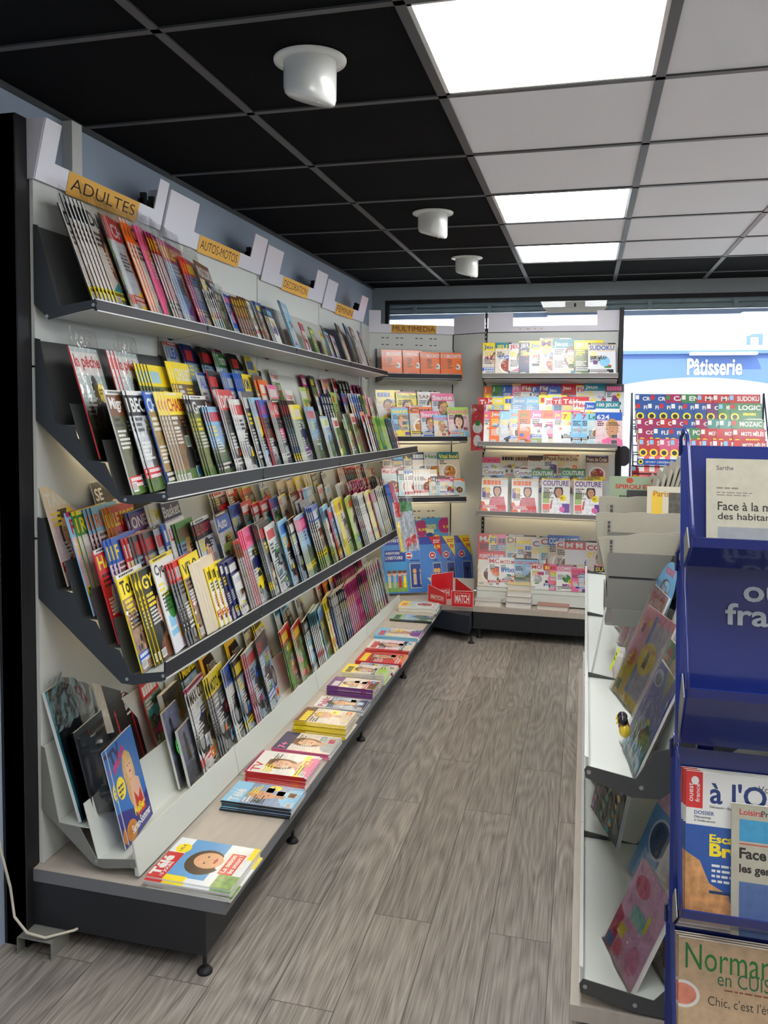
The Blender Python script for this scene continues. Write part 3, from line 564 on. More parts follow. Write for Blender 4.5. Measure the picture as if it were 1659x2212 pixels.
for b in range(4):
    y0, y1 = YS[b], YS[b + 1]
    lb = lambda k: '%s shelf of the %s bay on the left wall, %s' % (WHICH[k], BAY[b], ('single step with dark front rail', 'three steps, dark front rail', 'four steps, dark front rail', 'white with tall front lip')[k])
    shelf_unit('magazine_shelf', lb(0), I, y0, y1, [(-1.03, 1.868)], (-1.095, 2.10), (-.914, 1.874), [(-.912, 1.858), (-.905, 1.858), (-.909, 1.89), (-.914, 1.89)],
               [(-1.107, 2.106), (-1.093, 2.103), (-1.029, 1.872), (-.912, 1.889), (-.903, 1.880), (-.907, 1.868), (-1.06, 1.836), (-1.107, 1.88)], (M_DGREY if b == 0 else M_SHELF, M_LIP, M_BRKT, M_SHELF), [(-1.065, 1.845), (-.915, 1.874)])  # nearest bay's plates coloured dark to stand in for shade behind the magazines
    shelf_unit('magazine_shelf', lb(1), I, y0, y1, [(-1.045, 1.533), (-.948, 1.432), (-.845, 1.330)], (-1.1, 1.777), (-.697, 1.334), [(-.697, 1.334), (-.691, 1.334), (-.691, 1.378), (-.697, 1.378)],
               [(-1.107, 1.784), (-1.09, 1.780), (-1.04, 1.54), (-.985, 1.53), (-.94, 1.438), (-.885, 1.43), (-.838, 1.338), (-.692, 1.352), (-.685, 1.343), (-.692, 1.331), (-.805, 1.316), (-.838, 1.320), (-1.107, 1.548)], (M_DGREY if b == 0 else M_SHELF, M_LIP, M_BRKT, M_SHELF), [(-.82, 1.328), (-.70, 1.342)])  # same dark colour for the shaded near plates
    shelf_unit('magazine_shelf', lb(2), I, y0, y1, [(-1.062, 1.055), (-.972, .977), (-.89, .90), (-.815, .820)], (-1.1, 1.262), (-.705, .826), [(-.705, .826), (-.699, .826), (-.699, .874), (-.705, .874)],
               [(-1.107, 1.266), (-1.085, 1.262), (-1.045, 1.06), (-.99, 1.05), (-.96, .982), (-.92, .972), (-.878, .905), (-.845, .895), (-.808, .828), (-.702, .846), (-.696, .836), (-.70, .822), (-.80, .798), (-.838, .80), (-1.107, 1.028)], (M_DGREY if b == 0 else M_SHELF, M_LIP, M_BRKT, M_SHELF), [(-.82, .814), (-.706, .834)])  # near plates again coloured as if in deep shade
    shelf_unit('magazine_shelf', lb(3), I, y0 + .0, y1, [(-1.06, .355), (-.92, .263)], (-1.1, .585), (-.80, .268), [(-.80, .236), (-.786, .236), (-.806, .334), (-.81, .334)],
               [(-1.107, .585), (-1.095, .58), (-1.05, .36), (-.98, .355), (-.925, .268), (-.80, .285), (-.795, .262), (-.90, .243), (-.935, .25), (-1.107, .395)], (M_WSHELF, M_WSHELF, M_GREY), [(-.925, .262), (-.81, .27)], rail=False)
    # lamps under the second and third shelves
    for zz, nm in ((1.50, 'second'), (1.02, 'third')):
        lt = thing('shelf_lamp', 'slim warm tube lamp tucked under the %s shelf, %s bay' % (nm, BAY[b]), 'lamp', (-1.06, (y0 + y1) / 2, zz), 'tube lamps under the left shelves')
        child(MB().tube([(-1.075, y0 + (.2 if b == 0 else .06), zz - .012 + dz(y0)), (-1.075, y1 - .06, zz - .012 + dz(y1))], .008), 'tube', M_TUBE, lt, True)
        child(MB().box(-1.09, -1.06, y0 + (.19 if b == 0 else .05), y1 - .05, zz - .002 + dz(y1), zz + .004 + dz(y1)), 'tray', M_WPLAS, lt)
# header boards with orange cards
HD = [(-.387, -.313, .276, .345, -.24, .172, 'ADULTES'), (.36, .595, 1.18, 1.335, .65, 1.06, 'AUTOS-MOTOS'), (1.345, 1.56, 2.12, 2.315, 1.63, 2.04, 'DECORATION'), (2.325, 2.53, 3.10, 3.275, 2.59, 2.985, 'FEMININ')]
for k, (a, b_, c, d, l0, l1, tx) in enumerate(HD):
    z = -.021 * max(0, (a + d) / 2); t = thing('header_board', 'white cut-out header board with orange card reading ' + tx, 'shelf header', (-1.09, (a + d) / 2, 2.23 + z), 'header boards on the left wall rack')
    m = MB(); xb = lambda zz: -1.10 + (zz - 2.235) * .24
    def face(y0, y1, z0, z1): m.prism([(xb(z0), z0 + z), (xb(z0) + .004, z0 + z), (xb(z1) + .004, z1 + z), (xb(z1), z1 + z)], y0, y1)
    face(a, d, 2.232, 2.292); face(a, b_, 2.292, 2.398); face(c, d, 2.292, 2.398)
    child(m, 'board', M_HEAD, t)
    if k < 2: child(MB().prism([(-1.10, 2.232 + z), (xb(2.398), 2.398 + z), (-1.15, 2.40 + z), (-1.15, 2.232 + z)], a - .003, a), 'side_return', M_HEAD, t)
    cv = Cov(l1 - l0, .068, 0, (247, 190, 92)); cv.t(tx, .018, .017, .036, (34, 30, 48), l1 - l0 - .04, -.006, just='f'); o = link('name_card', cv.mesh('card', M_NEWS), t)
    o.matrix_world = Matrix.Translation(-t.location) @ pose((0, 1), 0, -math.atan(.24), (xb(2.225) + .0055, l0, 2.225 + z)); tag(o, 'orange card with handwritten capitals', None)
# loose things at the near foot of the rack
t = thing('metal_bracket', 'loose grey U-shaped metal bracket lying on the floor under the rack end', 'bracket', (-1.06, -.43, 0))
child(MB().strip((-1.13, .05), (-1.02, .05), -.475, -.385, .002).strip((-1.13, .0), (-1.13, .05), -.475, -.385, .002).strip((-1.02, .05), (-1.02, .0), -.475, -.385, .002).box(-1.115, -1.105, -.485, -.46, .0, .003).box(-1.04, -1.03, -.485, -.46, 0, .003), 'channel', M_GREY, t)
cb = MB().tube([(-1.188, -.50, .62), (-1.19, -.49, .45), (-1.185, -.47, .30), (-1.17, -.45, .18), (-1.15, -.46, .10), (-1.10, -.47, .066), (-1.04, -.47, .062), (-.98, -.42, .064), (-.95, -.35, .062)], .004).build('cable', mat('cream_cable', (205, 198, 178), .5), None, True)
tag(cb, 'cream electric cable hanging down beside the black rack end', 'cable')

# ------------------------------------------------------------------ magazines on the left run
ROWS = {'11': (-.925, 1.880, 20), '21': (-1.005, 1.540, 16), '22': (-.905, 1.438, 16), '23': (-.80, 1.337, 16), '31': (-1.02, 1.062, 16), '32': (-.93, .983, 16), '33': (-.85, .906, 16), '34': (-.775, .828, 16), '41': (-1.015, .362, 16), '42': (-.865, .27, 14)}
RN = {'11': 'top shelf', '21': 'back row, second shelf', '22': 'middle row, second shelf', '23': 'front row, second shelf', '31': 'back row, third shelf', '32': 'second row, third shelf', '33': 'third row, third shelf', '34': 'front row, third shelf', '41': 'back row, bottom shelf', '42': 'front row, bottom shelf'}
D1 = {
'11':'''-0.436 0.30 3 w k P Dui
-0.233 0.34 6 w k P Dui
-0.151 0.32 1 k w G
-0.114 0.32 3 r w P CH
0.017 0.35 3 o k P CHO
0.087 0.33 2 p r P
0.171 0.32 3 r y P FILM
0.258 0.31 3 m y P LENN
0.385 0.27 3 r y P
0.478 0.28 1 u w P PACK 2 DVD
0.461 0.16 1 w k Z
0.483 0.16 1 w k Z
0.506 0.16 1 w k Z
0.529 0.17 1 w k Z
0.553 0.17 1 w k Z
0.567 0.17 1 d e A
0.657 0.17 1 b p Z
0.730 0.17 1 u y X
0.758 0.17 1 u y X
0.787 0.17 1 u y X
0.817 0.18 1 u y X
0.847 0.18 1 u y X
0.877 0.18 1 u y X
0.898 0.17 1 w s Z
0.968 0.18 1 w s Z
1.006 0.18 3 b y X
1.124 0.17 3 n c Z
1.376 0.23 2 c w Z Mots
1.572 0.14 1 r b Z
1.720 0.13 1 g y G
1.906 0.13 1 y u L
2.013 0.13 1 c r P
2.117 0.12 1 p c P
2.322 0.21 2 k u P
2.519 0.23 2 b k L
2.646 0.22 2 u w F
2.828 0.21 1 v o X''',
'21':'''0.376 0.30 2 s b B LEA
0.512 0.30 2 n r T
0.663 0.30 2 k r T
0.805 0.30 2 g w T Tracteur
0.962 0.29 2 k r T
1.131 0.29 1 y b T
1.411 0.24 1 w r G Potager
1.885 0.23 1 m w P
2.025 0.23 1 k y G
2.266 0.22 2 p y P Vital
2.473 0.23 1 r k P
2.613 0.22 1 k w P
2.691 0.22 1 k w P
2.772 0.22 1 k w P
2.842 0.21 1 w p P
2.960 0.20 1 m k P
3.051 0.20 1 m k P
3.146 0.19 1 m k P
3.243 0.19 1 m k P''',
'22':'''-0.372 0.35 3 w r B la pêche
-0.134 0.35 3 w r B la pêche
0.052 0.30 5 y c A
0.237 0.32 3 y w A CHASSE
0.423 0.29 1 s b Z ALPIN
0.518 0.30 1 k r P
0.689 0.30 3 b s C
0.836 0.30 4 b s C
0.861 0.30 1 y n T KM
0.983 0.30 1 u o A
1.040 0.28 1 o w H
1.143 0.26 1 p w G
1.358 0.24 1 w r G Potager
1.599 0.26 1 l w G
1.822 0.21 1 w s Z
1.921 0.23 1 n w Z
1.969 0.23 1 n w Z
2.019 0.23 1 n w Z
2.070 0.23 1 n w Z
2.132 0.24 1 l r G
2.355 0.24 1 b r P
2.501 0.24 1 w b Z
2.552 0.24 1 w b Z
2.604 0.24 1 w b Z
2.657 0.24 1 w b Z
2.712 0.24 1 w b Z
2.772 0.23 1 l k Z
2.806 0.23 1 l k Z
2.840 0.23 1 l k Z
2.874 0.23 1 l k Z
2.908 0.23 1 p w Z
2.989 0.22 1 p m Z
3.145 0.21 1 w s Z''',
'23':'''-0.390 0.31 2 u w A Migr
-0.257 0.31 2 k w A BEC
-0.158 0.31 1 b w A CHASSE
-0.028 0.31 4 y r A CHASSE
0.149 0.30 3 k w A Grand
0.266 0.26 3 c r L
0.403 0.33 2 r w M DIEME
0.521 0.29 3 w r M
0.620 0.34 1 d w M
0.707 0.30 2 c s C
0.784 0.29 2 b r C AUTO
0.933 0.29 3 r w C AUTO
1.034 0.29 1 k r C
1.065 0.29 1 k r C
1.097 0.29 1 k r C
1.129 0.29 1 k r C
1.203 0.27 4 y w C
1.400 0.26 3 s r L
1.610 0.21 3 w l L
1.790 0.20 2 w r G
1.961 0.19 1 w l G
2.025 0.22 2 k g G
2.157 0.22 1 w r G
2.397 0.23 1 o r Z
2.478 0.21 1 r w Z
2.526 0.21 1 r w Z
2.574 0.20 1 r w Z
2.623 0.20 1 r w Z
2.671 0.20 1 l g Z
2.707 0.19 1 l g Z
2.744 0.19 1 l g Z
2.781 0.19 1 l g Z
2.819 0.19 1 l g Z
2.858 0.19 1 l g Z
2.897 0.18 1 l g Z
2.936 0.18 1 l g Z
3.013 0.18 1 c s Z
3.057 0.18 1 c s Z
3.101 0.18 1 c s Z
3.147 0.17 1 c s Z
3.214 0.17 1 p k Z''',
'31':'''-0.364 0.30 2 e w P TAICHI
-0.110 0.29 1 k w P SE
0.743 0.20 3 w r C
0.886 0.19 1 r w A
1.051 0.17 2 l r A
1.255 0.18 1 w b C FLAT 6
1.491 0.16 1 e w H Day
1.640 0.15 1 e w H Day
1.770 0.15 1 y w H
1.924 0.15 1 e w H
1.971 0.15 1 e w H
2.020 0.15 1 e w H
2.053 0.15 1 d w H maisons
2.232 0.14 1 w k Z DECORATION
2.588 0.15 1 r w P
2.625 0.15 1 r w P
2.662 0.14 1 r w P
2.700 0.14 1 r w P
2.739 0.14 1 r w P
2.777 0.13 1 r w P
2.817 0.13 1 r w P
2.857 0.13 1 r w P
2.897 0.13 1 r w P
2.938 0.12 1 r w P
2.980 0.12 1 r w P
3.022 0.12 1 r w P
3.065 0.11 1 r w P
3.108 0.11 1 r w P
3.152 0.11 1 r w P
3.197 0.10 1 r w P
3.242 0.10 1 r w P
3.288 0.10 1 r w P
3.335 0.09 1 r w P
3.382 0.09 1 r w P
3.430 0.09 1 r w P
3.479 0.08 1 r w P''',
'32':'''-0.413 0.31 1 c r P RU
-0.323 0.31 2 g y P RU
-0.244 0.31 3 c o P RU
-0.144 0.30 3 r y P LE FOOT
-0.049 0.27 2 v w P ONE
0.088 0.28 2 w y Z 5M
0.170 0.28 1 n w Z Basket
0.714 0.20 1 b k M FLAT
0.841 0.20 1 r w C
0.957 0.18 2 r w C
1.054 0.18 1 r w C
1.172 0.18 1 b r C RS
1.287 0.18 1 w r H RS
1.459 0.18 1 u w H maison
1.594 0.18 1 p w H
1.649 0.18 1 p w H
1.712 0.18 3 c w H
1.906 0.17 1 w p H
2.043 0.16 1 w c H
2.313 0.15 4 w s H
2.502 0.14 1 m w P
2.554 0.14 1 m w P
2.606 0.14 1 m w P
2.660 0.14 1 m w P
2.714 0.14 1 m w P
2.770 0.13 1 m w P
2.827 0.13 1 m w P
2.884 0.13 1 m w P
2.976 0.13 1 o w P
3.088 0.13 1 k w P
3.143 0.13 1 k w P
3.198 0.12 1 k w P
3.254 0.12 1 k w P
3.312 0.11 1 k w P
3.390 0.11 1 v m P
3.470 0.10 1 v m P''',
'33':'''-0.375 0.28 2 r y Z HA
-0.269 0.30 3 b y P F
-0.196 0.29 2 r w P F
-0.153 0.29 2 d r M
-0.088 0.29 2 d r M
-0.019 0.29 1 s r Z
0.040 0.30 1 b w P
0.076 0.30 1 w r Z Libé
0.134 0.29 2 g u P
0.269 0.28 2 k r P LE QUOTI
0.450 0.28 1 b w C Auto
1.346 0.23 1 s w Z
1.409 0.22 1 s w Z
2.315 0.19 1 m k P
2.393 0.19 1 m k P
2.475 0.18 1 m k P
2.558 0.18 1 m k P
2.645 0.17 1 m k P
2.734 0.17 1 m k P''',
'34':'''-0.396 0.29 3 y k X Tour de
-0.255 0.28 3 k y P GYM
-0.169 0.30 1 w k Z Cyc
-0.046 0.27 3 r s M
0.006 0.27 1 y k X VELO
0.123 0.24 4 u e 0
0.165 0.21 1 y k Z
0.203 0.21 1 y k Z
0.241 0.20 1 y k Z
0.272 0.21 1 n w P
0.310 0.20 1 n w P
0.348 0.20 1 n w P
0.354 0.13 1 w s Z
0.378 0.13 1 w s Z
0.486 0.26 3 u t C TAXI
0.549 0.29 3 p r C Jeep
0.663 0.30 1 k r C
0.681 0.30 1 k r C
0.700 0.29 1 k r C
0.719 0.29 1 k r C
0.780 0.27 1 w r M
0.936 0.27 1 c b M
1.057 0.26 2 k w M
1.208 0.26 4 m p L
1.323 0.29 1 b w H
1.353 0.28 1 b w H
1.384 0.28 1 b w H
1.415 0.28 1 b w H
1.577 0.26 3 c k H
1.673 0.24 2 w r L
1.772 0.27 2 w v L
1.850 0.27 4 y v H
2.045 0.26 3 l r H
2.159 0.26 1 w k Z
2.191 0.26 1 w k Z
2.224 0.25 1 w k Z
2.257 0.25 1 w k Z
2.290 0.25 1 w k Z
2.324 0.25 1 w k Z
2.358 0.25 1 w k Z
2.429 0.25 1 y m Z
2.455 0.25 1 y m Z
2.480 0.25 1 y m Z
2.506 0.25 1 y m Z
2.559 0.24 1 k m P
2.593 0.24 1 k m P
2.627 0.24 1 k m P
2.662 0.24 1 k m P
2.719 0.25 1 w k P
2.761 0.25 1 w k P
2.805 0.24 1 w k P
2.849 0.24 1 w k P
2.893 0.24 1 w k P
2.955 0.25 1 b w P
2.978 0.25 1 b w P
3.002 0.25 1 b w P
3.026 0.25 1 b w P
3.050 0.25 1 b w P
3.074 0.24 1 b w P
3.132 0.25 1 p s P
3.173 0.24 1 p s P
3.216 0.24 1 p s P
3.258 0.24 1 p s P''',
'41':'''0.153 0.25 1 r w C
0.452 0.22 2 k y L Minéraux
0.615 0.22 1 y r N
0.871 0.20 1 y r N
1.080 0.25 1 d w A
1.205 0.22 2 y k A
1.483 0.22 1 c k B
1.581 0.22 1 c k A
1.800 0.25 1 w k A Spécial Chats
2.191 0.22 2 r w A
2.318 0.21 2 y r A
2.453 0.20 2 r y A
2.539 0.20 1 m k P
2.576 0.19 1 m k P
2.613 0.19 1 m k P
2.651 0.19 1 m k P
2.689 0.19 1 m k P
2.727 0.19 1 m k P
2.767 0.19 1 m k P
2.806 0.19 1 m k P
2.847 0.19 1 m k P
2.888 0.19 1 m k P
2.929 0.19 1 m k P
2.971 0.19 1 m k P
3.014 0.19 1 m k P
3.057 0.18 1 m k P
3.101 0.18 1 m k P
3.146 0.18 1 m k P
3.191 0.18 1 m k P
3.237 0.18 1 m k P''',
'42':'''-0.299 0.30 2 b m S TV
0.236 0.31 2 w k M MAX COTI
0.408 0.30 3 y k M MOTO revue
0.553 0.29 2 b k M MOTO revue
0.642 0.29 2 k y M
0.774 0.29 3 s r M
0.898 0.31 1 d r M 50!
1.189 0.27 2 r y G
1.355 0.25 2 r y G
1.503 0.24 2 k s Z
1.596 0.26 1 t k Z
1.621 0.26 1 t k Z
1.646 0.25 1 t k Z
1.672 0.25 1 t k Z
1.698 0.25 1 t k Z
1.756 0.24 1 c b A
1.870 0.27 1 y k Z
1.910 0.27 1 y k Z
1.962 0.27 1 k w P
1.997 0.26 1 k w P
2.034 0.26 1 k w P
2.071 0.26 1 k w P
2.108 0.26 1 k w P
2.146 0.26 1 k w P
2.184 0.26 1 k w P
2.223 0.26 1 k w P
2.263 0.25 1 k w P
2.297 0.26 1 m k P
2.336 0.26 1 m k P
2.377 0.26 1 m k P
2.418 0.26 1 m k P
2.459 0.26 1 m k P
2.502 0.26 1 m k P
2.544 0.26 1 m k P
2.588 0.27 1 m k P
2.632 0.27 1 m k P
2.677 0.27 1 m k P
2.723 0.27 1 m k P
2.769 0.27 1 m k P
2.810 0.28 1 w p P
2.867 0.27 1 w p P
2.924 0.27 1 w p P
2.983 0.27 1 w p P
3.044 0.27 1 w p P
3.105 0.27 1 w p P
3.168 0.27 1 w p P
3.232 0.27 1 w p P''',
}
PHI = math.radians(9.5); ROTSH = {}
def mag_name(mo): return 'magazine'
def put(me, name, M, label, group, cat='magazine', wrap=None):
    o = link(name, me); o.matrix_world = M; tag(o, label, cat, group)
    if wrap is not None:
        q = link('plastic_wrap', WRAPS[wrap % 3], o)
    return o
def bay_of(y):
    for b in range(4):
        if y < YS[b + 1] - .01: return b
    return 3
CUT = [5.2e-4]; REST = []
WRAPPED = {'11': (-1, .6), '22': (-.6, -.1)}
for rk, txt in D1.items():
    Xb, Zb, ln = ROWS[rk]; ent = []
    for q in txt.strip().split('\n'):
        p = q.split(' ', 6); ent.append((float(p[0]), float(p[1]), int(p[2]), p[3], p[4], p[5], p[6] if len(p) > 6 else ''))
    ent.sort(key=lambda e: e[0]); prev = -.46; seq = []
    for (y, h, n, bg, tc, mo, ti) in ent:
        h = min(.335, max(.15, h + .018 * max(0, y)))
        if mo == 'N': h += .04
        y = max(y, -.372) if rk != '11' else max(y, -.366)
        gap = min(.021, (y - prev - .004) / max(n, 1)); 
        if gap < .006: y = prev + .012; gap = .008
        for k in range(n - 1, -1, -1):
            seq.append((y - k * gap, h, bg, tc, mo, ti, gap, k))
        prev = y
    cnt = [0, 0, 0, 0]; rng = random.Random(rk)
    lastY = None
    for i, (y, h, bg, tc, mo, ti, gap, k) in enumerate(seq):
        if y < -.378: continue
        b = bay_of(y); var = 0 if ti else (int(y * 7) % 3)
        w = min(.205, max(.13, h * .74)) if rk in ('11', '23', '34', '42') or k else (.235 if mo == 'N' or 'Chats' in ti else .2); w = min(w, 3.23 - y) if y > 3.0 else w
        nxt = seq[i + 1][0] if i + 1 < len(seq) else y + .1
        th = min(1., max(.25, (nxt - y) * math.sin(PHI) * .92 / .0042))
        me = cover(bg, tc, mo, ti, var)
        M = pose((0, 1), PHI, math.radians(ln), (Xb, y, Zb + dz(y) + .0015 * th), (w / MW, th, h / MH))
        wr = rk in WRAPPED and WRAPPED[rk][0] < y < WRAPPED[rk][1] and k == 0
        d2 = (Xb - .4256) ** 2 + (y + 2.5087) ** 2
        if ((nxt - y) * .9 + .004) * h / d2 < CUT[0]: REST.append((me, M)); continue
        lab = '%s magazine, %s title, %s from left, %s, %s bay' % (CNAME[bg], CNAME[tc], ordn(cnt[b]), RN[rk], BAY[b]); cnt[b] += 1
        lab = lab[0].upper() + lab[1:]
        put(me, 'magazine', M, lab, 'magazines on the ' + RN[rk].replace(', ', ' of the ') + ' at left', wrap=i if wr else None)

rv, rf, rc_ = [], [], []
for me, M in REST:
    n = len(rv); rv += [tuple(M @ v.co) for v in me.vertices]; rf += [tuple(n + i for i in p.vertices) for p in me.polygons]
    cc = [0.] * (4 * len(me.polygons)); me.attributes['ink'].data.foreach_get('color', cc); rc_ += cc
me = bpy.data.meshes.new('magazine_stock'); me.from_pydata(rv, [], rf); me.materials.append(M_INK); at = me.attributes.new('ink', 'FLOAT_COLOR', 'FACE'); at.data.foreach_set('color', rc_)
tag(link('magazine_stock', me), 'narrow spines of further magazines tucked behind front copies on the left wall shelves', 'magazine stock', None, 'stuff')
print('REST', len(REST), 'KEPT', len([o for o in bpy.data.objects if o.name.startswith('magazine') and o.get('category') == 'magazine']))
# ------------------------------------------------------------------ flat piles on the oak board
PILES = [  # y0, y1, height, count, x range, (bg, tc, motif, title)
 (-.415, -.19, 7, -.49, .262, ('y', 'w', 'Q', 'Télé'), 'woman with dark hair'), (.075, .23, 7, -.49, .25, ('c', 'w', 'P', 'Télé;2'), 'man on blue'),
 (.30, .49, 9, -.51, .23, ('w', 'r', 'P', 'TV'), 'bearded man on white'), (.56, .735, 5, -.505, .235, ('n', 'p', 'P', '7+'), 'blonde woman on dark blue'),
 (.765, .93, 14, -.495, .225, ('u', 'y', 'P', ''), 'brown cover'), (1.05, 1.17, 5, -.50, .225, ('w', 'm', 'P', 'Public'), 'woman on white'),
 (1.265, 1.36, 11, -.505, .225, ('v', 'w', 'P', ''), 'couple on pink'), (1.475, 1.61, 12, -.50, .215, ('y', 'k', 'P', ''), 'yellow and black'),
 (1.77, 1.95, 4, -.475, .25, ('r', 'y', 'P', ''), 'red dress'), (2.015, 2.20, 4, -.485, .25, ('w', 'r', 'P', ''), 'long red dress'),
 (2.265, 2.44, 5, -.485, .26, ('c', 'r', 'P', ''), 'pale blue'), (2.70, 2.84, 3, -.48, .27, ('l', 'k', 'L', ''), 'green'), (2.95, 3.10, 10, -.50, .25, ('y', 'o', 'F', ''), 'yellow and orange'),
 (1.63, 1.74, 3, -.49, .2, ('s', 'r', 'P', ''), 'grey')]
PH = ['first', 'second', 'third', 'fourth', 'fifth', 'sixth', 'seventh', 'eighth', 'tenth', 'eleventh', 'twelfth', 'thirteenth', 'fourteenth', 'ninth']
rng = random.Random(5)
for k, (y0, y1, n, xf, L, cd, ds) in enumerate(PILES):
    me = cover(*cd); w = max(.14, y1 - y0)
    for i in range(n):
        th = 1.15 if n < 10 else 1.0; dx, dy = rng.uniform(-.004, .004), rng.uniform(-.004, .004); a = rng.uniform(-.02, .02)
        M = flat((math.sin(a), math.cos(a)), (xf + dx, y0 + dy, .2245 + (i + 1) * .0042 * th), (w / MW, th, L / MH))
        pl = 'topmost' if i == n - 1 else ('bottom' if i == 0 else ordn(i) + ' from below')
        put(me, 'weekly_magazine', M, 'Weekly showing %s, %s, %s pile along the oak board' % (ds, pl, PH[k]), 'magazines in the %s pile on the oak board' % PH[k])

# ------------------------------------------------------------------ corner unit (set at 28 degrees) and back run
A28 = math.radians(28); EC = Vector((math.cos(A28), math.sin(A28), 0)); FC = Vector((math.sin(A28), -math.cos(A28), 0))
P2 = Vector((-.55, 3.86, 0)); CL = .655
def corner_parent(name, label, cat, group=None):
    # local frame: x along the panel (0 at its left edge), y out of the panel towards the room is -y
    o = thing(name, label, cat, (0, 0, 0), group); o.matrix_world = Matrix(((EC.x, -FC.x, 0, P2.x - EC.x * CL), (EC.y, -FC.y, 0, P2.y - EC.y * CL), (0, 0, 1, 0), (0, 0, 0, 1))); return o
t = corner_parent('corner_rack', 'slotted pale back panel set askew in the corner of the shop', 'shelving frame')
pn = MB(); pn.box(.0, CL - .004, 0, .012, .23, 2.13)
pn.build('back_panel', M_PANEL, t); MB().box(-.01, CL + .012, .013, .02, .23, 2.15).build('backing', M_BLACK, t)  # dark sheet added to stop daylight leaking round the corner panel
sl = MB()
for zz in (2.09, 2.04, 1.70, 1.65, 1.62, 1.22, 1.17, .86, .80, .75):
    for xx in (.10, .135, .21, .245, .36, .395, .47, .505): sl.box(xx, xx + .02, -.0012, .0, zz, zz + .006)
sl.build('slots', M_BLACK, t)
F0 = MB().quad((CL, 0, .23), (CL, 0, 2.13), (CL + .0, 0, 2.13)) if 0 else None
# filler panel between the corner and the back run
fp = thing('filler_panel', 'plain pale panel joining the corner unit to the puzzle shelves', 'panel', (-.42, 3.79, 0))
child(MB().prism([(-.546, 3.862), (-.302, 3.722), (-.296, 3.732), (-.54, 3.872)], .23, 2.125, 'z'), 'panel', M_PANEL, fp)
child(MB().prism([(-.55, 3.874), (-.296, 3.734), (-.29, 3.742), (-.54, 3.882)], .23, 2.15, 'z'), 'backing', M_BLACK, fp)  # dark sheet added behind the filler to block light at its joints
child(MB().prism([(-.546, 3.858), (-.302, 3.718), (-.298, 3.724), (-.542, 3.864)], 2.13, 2.262, 'z'), 'header_board', M_HEAD, fp)
child(MB().prism([(-1.106, 3.26), (-1.100, 3.26), (-1.120, 3.56), (-1.126, 3.56)], .23, 2.17, 'z'), 'side_filler', M_PANEL, fp)
ch = corner_parent('header_board', 'white cut-out header board with orange card reading MULTIMEDIA', 'shelf header')
hb = MB(); hb.box(0, CL, -.016, -.012, 2.128, 2.192); hb.box(0, .09, -.016, -.012, 2.192, 2.29); hb.build('board', M_HEAD, ch)
cv = Cov(.345, .062, 0, (228, 172, 84)); cv.t('MULTIMEDIA', .01, .014, .036, (34, 30, 40), .325, -.006, just='f'); o = link('name_card', cv.mesh('card', M_NEWS), ch); o.location = (.17, -.0175, 2.129)
def shelf_local(name, label, parentf, x0, x1, prof_plates, back_top, floor, lip, brk, mats, ns, group):
    """same shelf, built in a local frame: profile u = distance out from the panel"""
    t = parentf(name, label, 'magazine shelf', group)
    for i, p in enumerate(prof_plates):
        top = back_top if i == 0 else (p[0] - .04, p[1] + .14)
        m = MB().strip((-p[0], p[1]), (-top[0], top[1]), x0, x1, -.0025, None, 'x')
        if i + 1 < len(prof_plates): nx = prof_plates[i + 1]; m.strip((-p[0], p[1]), (-(nx[0] - .03), p[1]), x0, x1, -.0025, None, 'x')
        m.build('tier_plate', mats[0], t)
    l = prof_plates[-1]
    MB().strip((-l[0], l[1]), (-floor[0], floor[1]), x0, x1, .004, None, 'x').build('shelf_floor', mats[0], t)
    MB().strip((-.07, l[1] - .035), (-floor[0] + .01, floor[1] - .014), x0 + .004, x1 - .004, .002, None, 'x').build('underside', mats[0], t)
    MB().prism([(-q[0], q[1]) for q in lip], x0 - .001, x1 + .001, 'x').build('front_rail', mats[1], t)
    if ns: 
        for q in (lip[1], lip[2]): MB().box(x0, x1, -q[0] - .002, -q[0], q[1] - .001, q[1] + .002).build('rail_edge', M_EDGE, t)
    for xx in (x0 - .003, x1): MB().prism([(-q[0], q[1]) for q in brk], xx, xx + .003, 'x').build('side_bracket', mats[2], t)
    return t
def prof(z, steps, depth, lipz=(0, .035)):
    # plates (u, z) from the panel outwards; z = floor of the front tier
    n = steps; du = (depth - .13) / max(n, 1); pl = []
    for i in range(n):
        k = n - 1 - i; pl.append((depth - .14 - k * .095, z + k * .098))
    bt = (max(.004, pl[0][0] - .06), pl[0][1] + .22)
    fl_ = (depth - .006, z + .004); lp = [(depth - .006, z + lipz[0]), (depth, z + lipz[0]), (depth, z + lipz[1]), (depth - .006, z + lipz[1])]
    bk = [(.0, pl[0][1] + .22), (.02, pl[0][1] + .22)]
    for p in pl: bk += [(p[0] + .005, p[1] + .008)]
    bk += [(depth - .004, z + .02), (depth + .002, z + .008), (depth - .01, z - .008), (pl[-1][0], z - .02), (.0, pl[0][1] - .03)]
    return pl, bt, fl_, lp, bk
for k, (z, n, dp, x1) in enumerate(((1.79, 1, .20, .655), (1.345, 2, .375, .640), (.915, 2, .375, .64))):
    pl, bt, fl_, lp, bk = prof(z, n, dp)
    shelf_local('corner_shelf', ('top', 'middle', 'lower')[k] + ' shelf of the slanted corner unit, ' + ('holding the orange guides', 'holding health magazines', 'holding cookery magazines')[k], corner_parent, .06 if k == 0 else .12, x1, pl, bt, fl_, lp, bk, (M_SHELF, M_LIP, M_BRKT), True, 'corner unit shelves')
cb_ = thing('corner_platform', 'corner base with pale oak top and dark front linking the two runs', 'plinth', (-.6, 3.4, 0))
child(MB().prism([(-1.10, 3.245), (-.509, 3.245), (-.295, 3.262), (-.295, 3.715), (-.546, 3.855), (-1.10, 3.555)], .186, .224, 'z'), 'base_board', M_BOARD, cb_)
